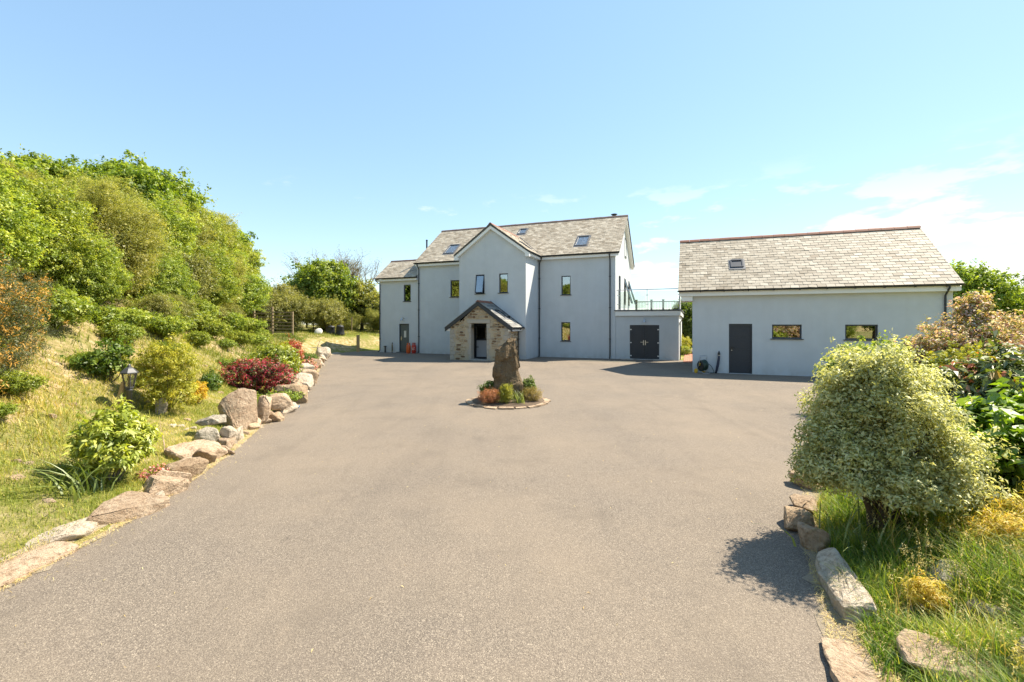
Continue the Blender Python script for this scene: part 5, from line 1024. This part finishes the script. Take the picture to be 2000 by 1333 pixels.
# ---- lantern and stake
lx, ly = -6.88, 8.18; lz = H1(lx, ly)
ln = empty('garden_lantern', (lx, ly, lz), 0, 'short black post lantern on the grassy bank', 'lantern')
part('post', 'lantern_metal', ln, lambda m: m.lathe([(.045, -.1), (.042, .42), (.055, .43), (.055, .46), (.035, .48)], (0, 0, 0), 14), True)
hx = lambda r, z, n=6: [(r*math.cos(math.pi/3*k+.3), r*math.sin(math.pi/3*k+.3), z) for k in range(n)]
b0, b1 = hx(.065, .50), hx(.115, .75)
part('cage', 'lantern_metal', ln, lambda m: [m.bar(b0[k], b1[k], .012) for k in range(6)] + [m.bar(b0[k], b0[(k+1) % 6], .012) for k in range(6)] + [m.bar(b1[k], b1[(k+1) % 6], .014) for k in range(6)] + [m.prism(hx(.07, .48), (0, 0, .02))])
for k in range(6):
    m = MB(); j = (k+1) % 6; c_ = .985; m.v = [tuple(np.array(p)*[c_, c_, 1]) for p in (b0[k], b0[j], b1[j], b1[k])]; m.f = [(0, 1, 2, 3)]; m.build('pane', 'lantern_glass', ln)
part('roof', 'lantern_metal', ln, lambda m: m.lathe([(.145, .752), (.14, .765), (.07, .835), (.03, .86), (.025, .88), (.03, .89), (.004, .915)], (0, 0, 0), 6)); part('lamp_holder', 'black_plastic', ln, lambda m: m.lathe([(.022, .50), (.022, .62), (.03, .63), (.02, .69), (.004, .70)], (0, 0, 0), 10))
st = part('wooden_stake', 'timber_pale', None, lambda m: m.bar((-.12, 0, -.15), (.05, .02, .60), .07, .04), loc=(lx-.10, ly-.08, lz)); tag(st, 'leaning pale timber stake beside the garden lantern', 'stake')

# ---- hill shrubs: one of each kind, then copies
def hillpos(y, s):   # point at distance s left of the drive edge, level with y
    P = LEFT; i = max(0, min(len(P)-2, int(np.searchsorted(P[:12, 1], y))-1)); a, b = P[i], P[i+1]; t_ = (y-a[1])/(b[1]-a[1]); p = a+(b-a)*t_; d = (b-a)/np.linalg.norm(b-a); return (p[0]-d[1]*s, p[1]+d[0]*s)
kindA = tree('hawthorn', 'fresh green broad leaved thicket shrub on the bank above the lantern', (-60, 20), .5, [(0, 0, 1.5, 1.35, 1.3, 1.25), (.6, .2, 2.2, .9, .9, .8), (-.5, -.3, 1.3, 1.1, 1.0, .9), (0, 0, .9, 1.5, 1.4, .7), (-.3, .3, 2.6, .6, .6, .5), (.7, -.4, 1.2, .9, .9, .8)], 'lf_hedge_bright', 2500, 40, .15, .058, .5, 101, .07, 14, shell=.5, cat='shrub')
kindB = tree('willow', 'olive green fine leaved willow thicket covering the hill', (-60, 24), .5, [(0, 0, 1.6, 1.5, 1.4, 1.3), (.7, .3, 2.4, .9, .9, .7), (-.7, -.2, 2.2, .9, .9, .8), (.2, -.6, 1.2, 1.2, 1.1, .9), (-.4, .4, 2.9, .5, .5, .5)], 'lf_willow', 2900, 38, .15, .056, .28, 102, .06, 18, shell=.5, tang=(.6, .6), cat='shrub')
kindC = tree('sycamore', 'deep green tree on the crest of the hill', (-60, 28), 1.0, [(0, 0, 2.6, 1.5, 1.4, 1.2), (.8, .2, 2.3, .9, .9, .8), (-.8, 0, 2.5, .9, .9, .9), (.1, -.5, 3.3, .8, .8, .6), (-.2, .3, 1.6, 1.3, 1.2, .8)], 'lf_sycamore', 1900, 36, .19, .085, .7, 103, .12, 14, shell=.5)
kindD = tree('blackthorn', 'dull dark thorny shrub in the hollow of the thicket', (-60, 32), .4, [(0, 0, 1.1, 1.2, 1.1, .9), (.4, .1, 1.6, .7, .7, .6), (-.5, 0, .9, .8, .8, .7)], 'lf_olive', 1000, 30, .17, .06, .4, 104, .05, 20, shell=.35, cat='shrub')
protos = {'A': kindA, 'B': kindB, 'C': kindC, 'D': kindD}
glab = {'A': 'fresh green thicket shrubs on the bank', 'B': 'willows covering the hill', 'C': 'trees on the crest of the hill', 'D': 'dark thorny shrubs in the thicket'}
for k_, o_ in protos.items(): o_['group'] = glab[k_]
used = set(); rs = random.Random(77)
spots = []
for (y, s, k_, sc) in ((7.8, 4.9, 'A', .72), (9.6, 5.4, 'A', .85), (11.6, 5.6, 'A', .85), (10.2, 8.0, 'A', .8), (12.6, 4.9, 'A', .62), (13.8, 7.0, 'B', .75), (12.0, 8.6, 'B', .7), (14.6, 5.4, 'D', 1.0), (15.4, 5.6, 'B', .95), (16.4, 7.2, 'B', .95), (15.5, 9.6, 'C', .7), (13.6, 10.6, 'B', .75),
    (17.6, 5.0, 'A', .75), (18.6, 6.6, 'B', 1.1), (18.2, 9.4, 'C', .9), (19.6, 5.0, 'D', 1.1), (20.4, 6.4, 'A', 1.2), (20.8, 8.2, 'B', 1.2), (21.0, 9.8, 'C', 1.12), (21.8, 5.0, 'A', .95), (22.6, 6.4, 'B', 1.3), (23.2, 8.0, 'C', 1.3), (23.6, 10.4, 'C', 1.25), (24.0, 4.9, 'B', 1.05), (24.8, 6.2, 'A', 1.45), (25.6, 8.0, 'C', 1.5), (26.0, 4.7, 'A', 1.25), (26.4, 9.8, 'C', 1.45), (27.0, 6.0, 'B', 1.6), (27.2, 5.2, 'A', 1.5), (28.4, 6.4, 'C', 1.6), (29.2, 8.4, 'A', 1.5),
    (6.0, 6.5, 'A', .8), (3.8, 5.6, 'A', .8), (8.0, 7.5, 'B', .8), (17.2, 12, 'B', .9), (20.5, 12.5, 'B', 1.05), (10.5, 11.5, 'C', .8), (5, 9.5, 'C', .8), (1, 6.5, 'B', .9), (-2.5, 6.0, 'A', 1.0), (-6, 6.0, 'B', 1.0), (24, 12.5, 'B', 1.3), (14.4, 4.0, 'D', .5), (16.8, 4.2, 'D', .5), (20.8, 4.0, 'D', .5), (23.0, 3.9, 'D', .55)):
    spots.append((hillpos(y, s), k_, sc, y, s))
for (p, k_, sc, y_hill, s_hill) in spots:
    r_ = rs.uniform(0, 6.28); sc = sc*rs.uniform(.94, 1.06)
    if k_ not in used:
        o = protos[k_]; o.location = (p[0], p[1], H1(*p)); o.rotation_euler = (0, 0, r_); o.scale = (sc,)*3; used.add(k_)
    else: o = copy_plant(protos[k_], p, r_, sc)
    zone_ = 'on the crest of the hill' if s_hill > 8.9 else ('above the gorse bushes' if y_hill < 9 else 'uphill of the garden lantern' if y_hill < 14 else 'uphill of the red azalea' if y_hill < 20 else 'near the timber fence')
    zone_ = 'beside the drive behind the gorse bushes' if y_hill < 4 else zone_
    o['label'] = {'A': 'fresh green broad leaved thicket shrub ', 'B': 'olive green fine leaved willow ', 'C': 'deep green broad leaved tree ', 'D': 'dull dark thorny shrub '}[k_]+zone_
kindE = plant('bramble', 'low green bramble', 'shrub', (-60, 36), [(0, 0, .35, .7, .6, .4), (.4, .2, .3, .5, .5, .32), (-.4, -.1, .45, .45, .4, .34)], 'lf_hedge_bright', 520, 30, .10, .05, .55, 105, 8, .01, 'bark_pale', shell=.4, group='brambles on the bank')
first = True
for (y, s, sc) in ((7.6, 3.6, .6), (6.4, 2.5, .4), (7.3, 2.9, .5), (9.0, 3.9, .8), (9.8, 3.1, .45), (10.6, 4.3, 1.0), (11.8, 3.7, .7), (12.8, 4.2, 1.0), (13.4, 3.2, .5), (14.2, 3.7, .8), (15.2, 4.3, 1.1), (16.0, 3.4, .7), (17.0, 4.0, 1.0), (17.6, 2.9, .5), (18.4, 3.7, .9), (19.4, 4.2, 1.1), (20.2, 3.2, .7), (21.0, 3.9, 1.0), (22.0, 2.8, .6), (22.6, 3.8, 1.0), (23.6, 3.0, .7), (24.6, 3.8, 1.1), (25.6, 3.0, .8), (26.4, 3.4, .7), (5.4, 3.6, .7), (10.0, 2.4, .3), (15.0, 2.4, .35), (19.0, 2.2, .4)):
    p = hillpos(y, s); zn = 'beside the gorse bushes' if y < 9 else 'uphill of the garden lantern' if y < 14 else 'uphill of the red azalea' if y < 20 else 'towards the timber fence'
    lb = 'low green bramble on the open bank '+zn
    if first: kindE.location = (p[0], p[1], H1(*p)); kindE.scale = (sc,)*3; kindE['label'] = lb; first = False
    else: copy_plant(kindE, p, rs.uniform(0, 6.28), (sc*rs.uniform(.9, 1.4), sc, sc*rs.uniform(.7, 1.1)), lb)
# shrubs behind the viewpoint, met in the outbuilding windows
for (x, y, k_, sc) in ((6.5, -7, 'B', 1.0), (3.4, -9.5, 'D', 1.3), (9.5, -6, 'A', 1.0), (12, -9, 'C', 1.2), (5, -12, 'C', 1.3)):
    copy_plant(protos[k_], (x, y), rs.uniform(0, 6), sc, {'A': 'fresh green shrub by the road end of the drive', 'B': 'willow by the road end of the drive', 'C': 'tree by the road end of the drive', 'D': 'dark shrub by the road end of the drive'}[k_], 'plants at the road end of the drive')
gf = lambda rng, P, d, cr, r: np.where((cr > .72) & (rng.rand(len(P)) < .7), .74+.26*rng.rand(len(P)), r*.72)
gpos = hillpos(6.7, 2.95); gorse = plant('gorse', 'dark gorse bush with orange brown tips at the foot of the bank', 'bush', gpos, [(0, 0, .95, .75, .7, .85), (-.2, 0, 1.65, .65, .6, .55), (.45, .1, 1.2, .5, .5, .55), (.2, -.2, .5, .75, .6, .45)], 'lf_gorse', 1000, 36, .11, .045, .2, 111, 12, .02, shell=.4, flower=gf, tang=(.8, .6))
copy_plant(gorse, hillpos(5.6, 3.9), 2.0, 1.15, 'taller gorse bush with orange brown tips behind the first gorse'); copy_plant(gorse, hillpos(8.2, 3.3), 4.0, .72, 'smaller gorse bush spreading onto the brown bank')

# ---- trees beyond the fence
tree('sycamore', 'large bright green sycamore beyond the lawn left of the house', (-17.4, 42), 2.2, [(0, 0, 4.4, 2.7, 2.6, 2.0), (-1.5, 0, 3.6, 1.7, 1.7, 1.5), (1.7, 0, 3.3, 1.6, 1.6, 1.7), (0, -.5, 2.6, 2.6, 2.2, 1.4), (.3, 0, 5.6, 1.4, 1.4, .9)], 'lf_sycamore', 1500, 34, .38, .17, .75, 121, .22, 16, shell=.55)
tree('field_maple', 'dusty green tree against the left corner of the house', (-14.2, 43), 1.5, [(0, 0, 3.2, 1.5, 1.5, 1.7), (.9, .2, 2.4, 1.3, 1.3, 1.2), (-.8, 0, 1.9, 1.2, 1.2, 1.1), (1.6, 0, 1.6, 1.0, 1.0, 1.0)], 'lf_willow', 900, 34, .32, .14, .6, 122, .16, 14, shell=.5)
ash = empty('ash_tree', (-19.8, 52, H1(-19.8, 52)), 0, 'nearly bare pale ash tree rising behind the large sycamore', 'tree')
m = MB(); rs = random.Random(9); tips = []
def branch(p, d, L, r, lev):
    q = p+d*L*.5+Vector((rs.uniform(-1, 1), rs.uniform(-1, 1), rs.uniform(-.3, .6)))*L*.07; e = p+d*L; m.tube([p, q, e], [r, r*.8, r*.6], 5 if lev < 3 else 3, False)
    if lev >= 2: tips.append((e, lev))
    if lev == 5: return
    for k in range(3 if lev < 4 else 2):
        nd = (d+Vector((rs.uniform(-1, 1), rs.uniform(-1, 1), rs.uniform(-.35, .65)))*.72).normalized(); branch(p+d*L*rs.uniform(.55, 1), nd, L*rs.uniform(.62, .82), r*.56, lev+1)
branch(Vector((0, 0, -.3)), Vector((.02, 0, 1)), 3.6, .26, 0)
for a in range(4): branch(Vector((0, 0, 2.6)), Vector((math.cos(a*1.6+.4)*.9, math.sin(a*1.6+.4)*.9, .75)).normalized(), 3.2, .15, 1)
m.build('trunk', 'bark_pale', ash, fix=False)
rng = RNG(9); TP = np.array([tuple(t[0]) for t in tips]); TP = TP[rng.rand(len(TP)) < .8]; ci = np.repeat(np.arange(len(TP)), 5); P = TP[ci]+rng.normal(size=(len(ci), 3))*.22
Vv, Ff = leaf_arrays(P, unit(rng.normal(size=P.shape)+np.array([0, 0, .6])), np.full(len(P), .13), .4, rng); link('crown', np_mesh('crown', Vv, Ff, rng.rand(len(Ff))), 'lf_ash', ash)
hb = tree('hedge_bush', 'olive hedge bush behind the timber fence', (-17.5, 36), .5, [(0, 0, 1.5, 1.6, 1.3, 1.2), (.8, 0, 1.9, 1.0, 1.0, .8), (-.8, 0, 1.9, 1.1, 1.0, .9)], 'lf_olive', 900, 32, .24, .09, .4, 123, .07, 14, shell=.5, cat='shrub', group='olive bushes behind the timber fence')
for q, (x, y, sc) in enumerate(((-20.0, 34, 1.3), (-15.6, 38.2, 1.0), (-21, 32, 1.4), (-18.6, 34.5, 1.15), (-19.5, 38.5, 1.4), (-22.5, 36, 1.5), (-18.9, 36.4, 1.0))): copy_plant(hb, (x, y), q*1.3, sc)
for q in range(9): copy_plant(hb, (-30+q*2.7, 48.5+(q % 3)), q*1.7, 1.35, 'olive hedge bush in the far row behind the large sycamore', 'far hedge behind the sycamore')
for q, (x, y, sc) in enumerate(((-14.6, 41.2, .6), (-12.6, 41.4, .65), (-16.6, 40.8, .55), (-11.3, 41.5, .7))): copy_plant(kindB, (x, y), q*1.4, sc, 'low willow scrub along the back of the lawn', 'low scrub behind the compost bins')
# right hand and gap greenery
tree('sycamore', 'round headed green tree behind the outbuilding', (31.4, 31), 2.0, [(0, 0, 3.6, 2.3, 2.2, 1.7), (2.0, 0, 2.8, 1.7, 1.7, 1.4), (-1.0, 0, 4.4, 1.4, 1.4, 1.1), (3.6, 0, 2.1, 1.2, 1.2, 1.0), (-1.6, 0, 2.6, 1.4, 1.4, 1.3)], 'lf_sycamore', 1500, 32, .34, .15, .7, 131, .2, 14, shell=.5)
gt = tree('garden_tree', 'leafy tree seen through the gap between house and outbuilding', (14.3, 36.5), 1.2, [(0, 0, 2.2, 1.3, 1.3, 1.3), (.3, 0, 1.2, 1.4, 1.2, 1.0), (-.4, .3, 3.1, .9, .9, .7)], 'lf_deep', 900, 32, .26, .12, .6, 132, .12, 10, shell=.5, group='trees behind the terrace', z=0)
copy_plant(gt, (16.8, 43), 2, 1.2, z=0); copy_plant(gt, (19.0, 45), 4, 1.1, z=0)
plant('yellow_shrub', 'yellow green shrub on the path side behind the outbuilding gap', 'shrub', (12.2, 33.0), [(0, 0, .75, .8, .7, .5)], 'lf_golden', 300, 26, .13, .06, .5, 133, 5, .012, shell=.5, z=0)
plant('low_bush', 'small green shrub on the low wall beyond the brick path', 'shrub', (11.7, 31.2), [(0, 0, .30, .5, .45, .3)], 'lf_hedge_bright', 200, 26, .10, .05, .5, 134, 4, .01, shell=.5, z=0)
for q, x in enumerate((11.2, 11.9, 12.6)): rock('wall_rock', 'grey rock in the low wall beyond the brick path', (x, 31.9+q*.1), (.75, .5, .5), q, 'rock_grey', 140+q, group='low rock wall beyond the path', z_off=0)
# brick path
V = []; F = []; rv = []; rs = random.Random(3)
bp = empty('path', HW(3.85, -1.4, 0), ANG); tag(bp, kind='structure')
for i in range(40):
    for j in range(13):
        x0, y0 = j*.108, i*.215+(j % 2)*.1075; zt = .02+rs.uniform(0, .005); b = len(V)
        for z_ in (0, zt):
            for (a, c_) in ((x0, y0), (x0+.1, y0), (x0+.1, y0+.207), (x0, y0+.207)): V.append((a, c_, z_))
        F += [(b+4, b+5, b+6, b+7), (b, b+1, b+5, b+4), (b+1, b+2, b+6, b+5), (b+2, b+3, b+7, b+6), (b+3, b, b+4, b+7)]
me = np_mesh('brick_pavers', np.array(V), np.array(F)); me.shade_flat(); tag(link('brick_pavers', me, 'brick_red', bp), kind='stuff')

# ---------------------------------------------------------------- fence, bins, post
fn = empty('timber_fence', (-14.95, 31.0, H1(-14.95, 31.0)), 0, 'weathered timber rail fence stepping down the end of the hill', 'fence')
fx = [(0, 0, 0), (-1.32, -.1, .32), (-2.5, -.2, .72)]
for (x, y, z_) in fx: part('post', 'timber_old', fn, lambda m: m.box(x-.05, x+.05, y-.05, y+.05, z_-.5, z_+1.72))
for i in (0, 1):
    (xa, ya, za), (xb, yb, zb) = fx[i], fx[i+1]
    for k in range(8):
        z_ = 1.66-k*.225
        part('rail', 'timber_old', fn, lambda m: m.bar((xa+.02, ya-.08, z_+za+(.04 if i else 0)), (xb-.02, yb-.08, z_+zb-(.30 if i == 0 else .34)), .035, .075))
def bin_(x, y, label):
    o = empty('compost_bin', (x, y, H1(x, y)-.03), 0, label, 'compost bin'); part('body', 'black_plastic', o, lambda m: m.lathe([(.36, 0), (.35, .04), (.28, .60), (.30, .62), (.30, .64)], (0, 0, 0), 18), True); part('lid', 'black_plastic', o, lambda m: m.lathe([(.29, .642), (.285, .68), (.20, .74), (.05, .77), (.01, .77)], (0, 0, 0), 18), True); part('hatch', 'dark_metal', o, lambda m: m.hexa([(-.12, -.365, .03), (.12, -.365, .03), (.12, -.34, .03), (-.12, -.34, .03), (-.12, -.325, .30), (.12, -.325, .30), (.12, -.30, .30), (-.12, -.30, .30)]))
bin_(-14.55, 36.6, 'black tapered compost bin beside the pale upturned lid'); bin_(-13.75, 36.4, 'black tapered compost bin standing towards the house')
dl = empty('upturned_lid', (-15.3, 36.0, H1(-15.3, 36.0)+.22), 0, 'pale round lid propped on edge beside the compost bins', 'lid')
part('disc', 'pale_lid', dl, lambda m: m.lathe([(.30, .0), (.31, .03), (.28, .06), (.10, .09), (.01, .09)], (0, 0, 0), 20), True).rotation_euler = (R(62), R(12), 0); part('prop', 'timber_old', dl, lambda m: m.bar((0, .25, -.3), (0, .05, .1), .04))
gpst = empty('gate_post', (-11.55, 34.15, H1(-11.55, 34.15)), R(8), 'square weathered timber post at the foot of the cut bank', 'post'); part('shaft', 'timber_pale', gpst, lambda m: m.box(-.10, .10, -.10, .10, -.3, 1.25)); part('cap', 'timber_old', gpst, lambda m: m.prism([(-.11, -.11, 1.25), (.11, -.11, 1.25), (.11, .11, 1.25), (-.11, .11, 1.25)], (0, 0, .04)))
for q, (x, y) in enumerate(((-17.3, 39.6), (-15.7, 39.8), (-14.1, 40.0), (-18.9, 39.4))):
    tag(part('fence_post', 'timber_old', None, lambda m: m.tube([(0, 0, -.3), (.02, 0, 1.25)], .045, 8), loc=(x, y, H1(x, y))), 'thin round post of the wire fence behind the lawn', 'post', 'posts of the wire fence')
tag(part('wire', 'steel', None, lambda m: [m.tube([(x_, y_, H1(x_, y_)+h_) for (x_, y_) in ((-18.9, 39.4), (-17.3, 39.6), (-15.7, 39.8), (-14.1, 40.0))], .006, 4) for h_ in (.4, .75, 1.1)]), 'thin wire strands strung along the fence behind the lawn', 'wire')
bl = rock('plastic_scrap', 'crumpled blue plastic lying by the edging stones', (-5.42, 11.5), (.12, .10, .08), 0, 'blue_plastic', 150, cat='litter', z_off=.06)

# ---------------------------------------------------------------- grasses
def scatter(n, x0, x1, y0, y1, rng, keep):
    P = np.stack([rng.uniform(x0, x1, n), rng.uniform(y0, y1, n)], 1); return P[keep(P)]
def grass_obj(name, P, h, w, lean, mat, seed, label, segs=2, rnd=None):
    rng = RNG(seed); Z = HT(P[:, 0], P[:, 1]); Q = np.concatenate([P, Z[:, None]-.01], 1); V, F = blades(Q, h, w, lean, rng, segs)
    r_ = rng.rand(len(P)) if rnd is None else rnd; o = link(name, np_mesh(name, V, F, np.tile(r_, segs)), mat); return tag(o, label, 'grass', kind='stuff')
rng = RNG(5)
sl_ = lambda P: sdist(P, LEFT)[0]
# near lawn, thicker close to the camera
P = scatter(340000, -10, -4, 2.2, 14, rng, lambda P: (lambda s: (s > .12) & (s < 3.4))(sl_(P)))
den = cheapnoise(P[:, 0]*.8, P[:, 1]*.8); P = P[rng.rand(len(P)) < np.clip(.62+.5*den, .10, 1)*np.clip(1.35-sl_(P)*.28, .2, 1)]; n = len(P); cn = cheapnoise(P[:, 0]*.7+3, P[:, 1]*.7)
rl = np.clip(.42+.32*cn+.16*sl_(P)*.4+.25*rng.normal(size=n), 0, 1)
grass_obj('lawn_grass', P, rng.uniform(.03, .09, n), rng.uniform(.004, .008, n), rng.uniform(.1, .9, n), 'gr_lawn', 6, 'short patchy sunburnt grass on the strip behind the edging stones', 2, rl)
P = scatter(190000, -20, -6, 3, 31, rng, lambda P: (lambda s: (s > 1.6) & (s < 6.5))(sl_(P)))
den = cheapnoise(P[:, 0]*.6, P[:, 1]*.6+4); P = P[rng.rand(len(P)) < np.clip(.55+.55*den, .06, 1)]; n = len(P); cn = cheapnoise(P[:, 0]*.5+1, P[:, 1]*.5+7); yy = P[:, 1]
rb = np.clip(.50+.34*cn-.022*(yy-8)+.22*rng.normal(size=n), 0, 1)
grass_obj('bank_grass', P, rng.uniform(.08, .30, n)*np.clip(.6+.03*yy, .7, 1.3), rng.uniform(.008, .016, n), rng.uniform(.2, 1.1, n), 'gr_bank', 7, 'long dry grass and weeds covering the bank', 2, rb)
P = scatter(60000, -26, -9, 24, 44, rng, lambda P: (lambda s: (s > 2.0) & (s < 12))(sl_(P))); n = len(P); grass_obj('field_grass', P, rng.uniform(.06, .28, n), rng.uniform(.012, .022, n), rng.uniform(.2, .9, n), 'gr_lawn', 8, 'rough grass on the raised lawn beside the house', 2, np.clip(.35+.25*rng.normal(size=n), 0, 1))
# right bed
rr_ = lambda P: -sdist(P, RIGHT)[0]
P = scatter(190000, 2, 6.5, 1.9, 6.0, rng, lambda P: (lambda s: (s > .16) & (s < 3.2))(rr_(P))); s = rr_(P); P = P[rng.rand(len(P)) < np.clip(.55+.7*cheapnoise(P[:, 0]*2.1, P[:, 1]*2.1), .10, 1)]; n = len(P); s = rr_(P); hm = np.clip(1+.75*cheapnoise(P[:, 0]*1.3+5, P[:, 1]*1.5), .35, 1.8)
grass_obj('bed_grass', P, rng.uniform(.08, .32, n)*np.clip(.55+s*.6, .5, 1.25)*hm, rng.uniform(.0035, .008, n), rng.uniform(.2, 1.2, n), 'gr_tall', 9, 'tall seeding grasses filling the bed beside the tarmac', 3, np.clip(.38+.34*cheapnoise(P[:, 0]*1.4, P[:, 1]*1.6+2)+.26*rng.normal(size=n), 0, 1))
P = scatter(26000, 2, 7, 3.2, 9, rng, lambda P: (lambda s: (s > .15) & (s < 4))(rr_(P))); n = len(P); grass_obj('bed_grass', P, rng.uniform(.05, .16, n), rng.uniform(.005, .010, n), rng.uniform(.2, 1.2, n), 'gr_bank', 10, 'dry short grass under the shrubs of the bed', 2)
# seed heads
P = scatter(900, 2.4, 5.2, 2.2, 4.6, rng, lambda P: (lambda s: (s > .4) & (s < 2.6))(rr_(P))); n = len(P); Z = HT(P[:, 0], P[:, 1]); hh = rng.uniform(.25, .5, n); az = rng.rand(n)*6.28; ln_ = rng.uniform(.2, .7, n)
Q = np.concatenate([P, Z[:, None]], 1); V, F = blades(Q.copy(), hh, np.full(n, .003), ln_, rng, 4, az=az)
top = Q+np.stack([np.cos(az)*ln_*hh, np.sin(az)*ln_*hh, hh*(1-.28*ln_)], 1); hv = []
for k in range(9): hv.append(top+rng.normal(size=(n, 3))*np.array([.006, .006, .022]))
HP = np.concatenate(hv); V2, F2 = leaf_arrays(HP, unit(rng.normal(size=HP.shape)), np.full(len(HP), .016), .35, rng, T=np.tile([0, 0, 1.], (len(HP), 1)))
V = np.concatenate([V, V2]); F = np.concatenate([F, F2+len(V)-len(V2)]); tag(link('seed_heads', np_mesh('seed_heads', V, F, np.concatenate([np.full(4*n, .2), .3+.7*rng.rand(len(F2))])), 'straw_debris'), 'pale grass seed heads nodding above the bed grasses', 'grass', kind='stuff')
P = np.stack([rng.uniform(-8, 9, 900), rng.uniform(2.6, 20, 900)], 1); P = P[(sdist(P, LEFT)[0] < -.1) & (sdist(P, RIGHT)[0] > .1)]; n = len(P); Q = np.concatenate([P, np.full((n, 1), .012)], 1)
V, F = leaf_arrays(Q, unit(np.array([0, 0, 1.])+rng.normal(size=(n, 3))*.2), rng.uniform(.012, .05, n), .12, rng); tag(link('leaf_litter', np_mesh('leaf_litter', V, F, rng.rand(n)), 'straw_debris'), 'stray dry grass stalks and leaf scraps blown over the tarmac', 'litter', kind='stuff')
# gritty strip between tarmac and stones
def ribbon(name, poly, i0, i1, lo, hi, sgn):
    seg = poly[i0:i1+1]; pts = [];
    for a, b in zip(seg[:-1], seg[1:]):
        n_ = max(2, int(np.linalg.norm(b-a)/.12)); pts += [a+(b-a)*k/n_ for k in range(n_)]
    pts = np.array(pts); d = np.gradient(pts, axis=0); d = unit(d); nr = np.stack([-d[:, 1], d[:, 0]], 1)*sgn; rg = RNG(2); o0 = lo+.03*rg.normal(size=len(pts)); V = []
    for t_ in (0, .35, .7, 1.0):
        q = pts+nr*(o0*(1-t_)+hi*t_)[:, None]; V.append(np.concatenate([q, np.maximum(HT(q[:, 0], q[:, 1])+.004, .0095)[:, None]+(.012*t_*(1-t_)*4)], 1))
    n_ = len(pts); V = np.concatenate(V); F = np.array([(r_*n_+k, r_*n_+k+1, (r_+1)*n_+k+1, (r_+1)*n_+k) for r_ in range(3) for k in range(n_-1)]); me = np_mesh(name, V, F); return tag(link(name, me, 'grit'), kind='structure')
ribbon('gravel_strip', LEFT, 2, 12, -.07, .28, 1); ribbon('gravel_strip', RIGHT, 2, 9, -.05, .14, -1)
# straw and grit swept against the kerb stones
def along(poly, i0, i1, n, lo, hi, rng):
    seg = poly[i0:i1+1]; L = np.linalg.norm(np.diff(seg, axis=0), axis=1); k = rng.choice(len(L), n, p=L/L.sum()); t_ = rng.rand(n); a, b = seg[k], seg[k+1]; d = (b-a)/np.linalg.norm(b-a, axis=1, keepdims=True); nrm = np.stack([-d[:, 1], d[:, 0]], 1); return a+(b-a)*t_[:, None]+nrm*rng.uniform(lo, hi, n)[:, None]
P = np.concatenate([along(LEFT, 2, 6, 16000, -.09, .25, rng), along(LEFT, 6, 11, 7000, -.10, .25, rng), along(LEFT, 2, 11, 1500, -.35, .1, rng), along(RIGHT, 2, 6, 6000, -.25, .05, rng), along(RIGHT, 2, 4, 8000, -.5, .04, rng)]); n = len(P)
Q = np.concatenate([P, np.maximum(HT(P[:, 0], P[:, 1]), .006)[:, None]+.006+.02*rng.rand(n)[:, None]], 1); V, F = leaf_arrays(Q, unit(np.array([0, 0, 1.])+rng.normal(size=(n, 3))*.3), rng.uniform(.02, .08, n), .05, rng)
tag(link('straw_litter', np_mesh('straw_litter', V, F, rng.rand(n)), 'straw_debris'), 'dry straw and grit swept along the edging stones', 'litter', kind='stuff')
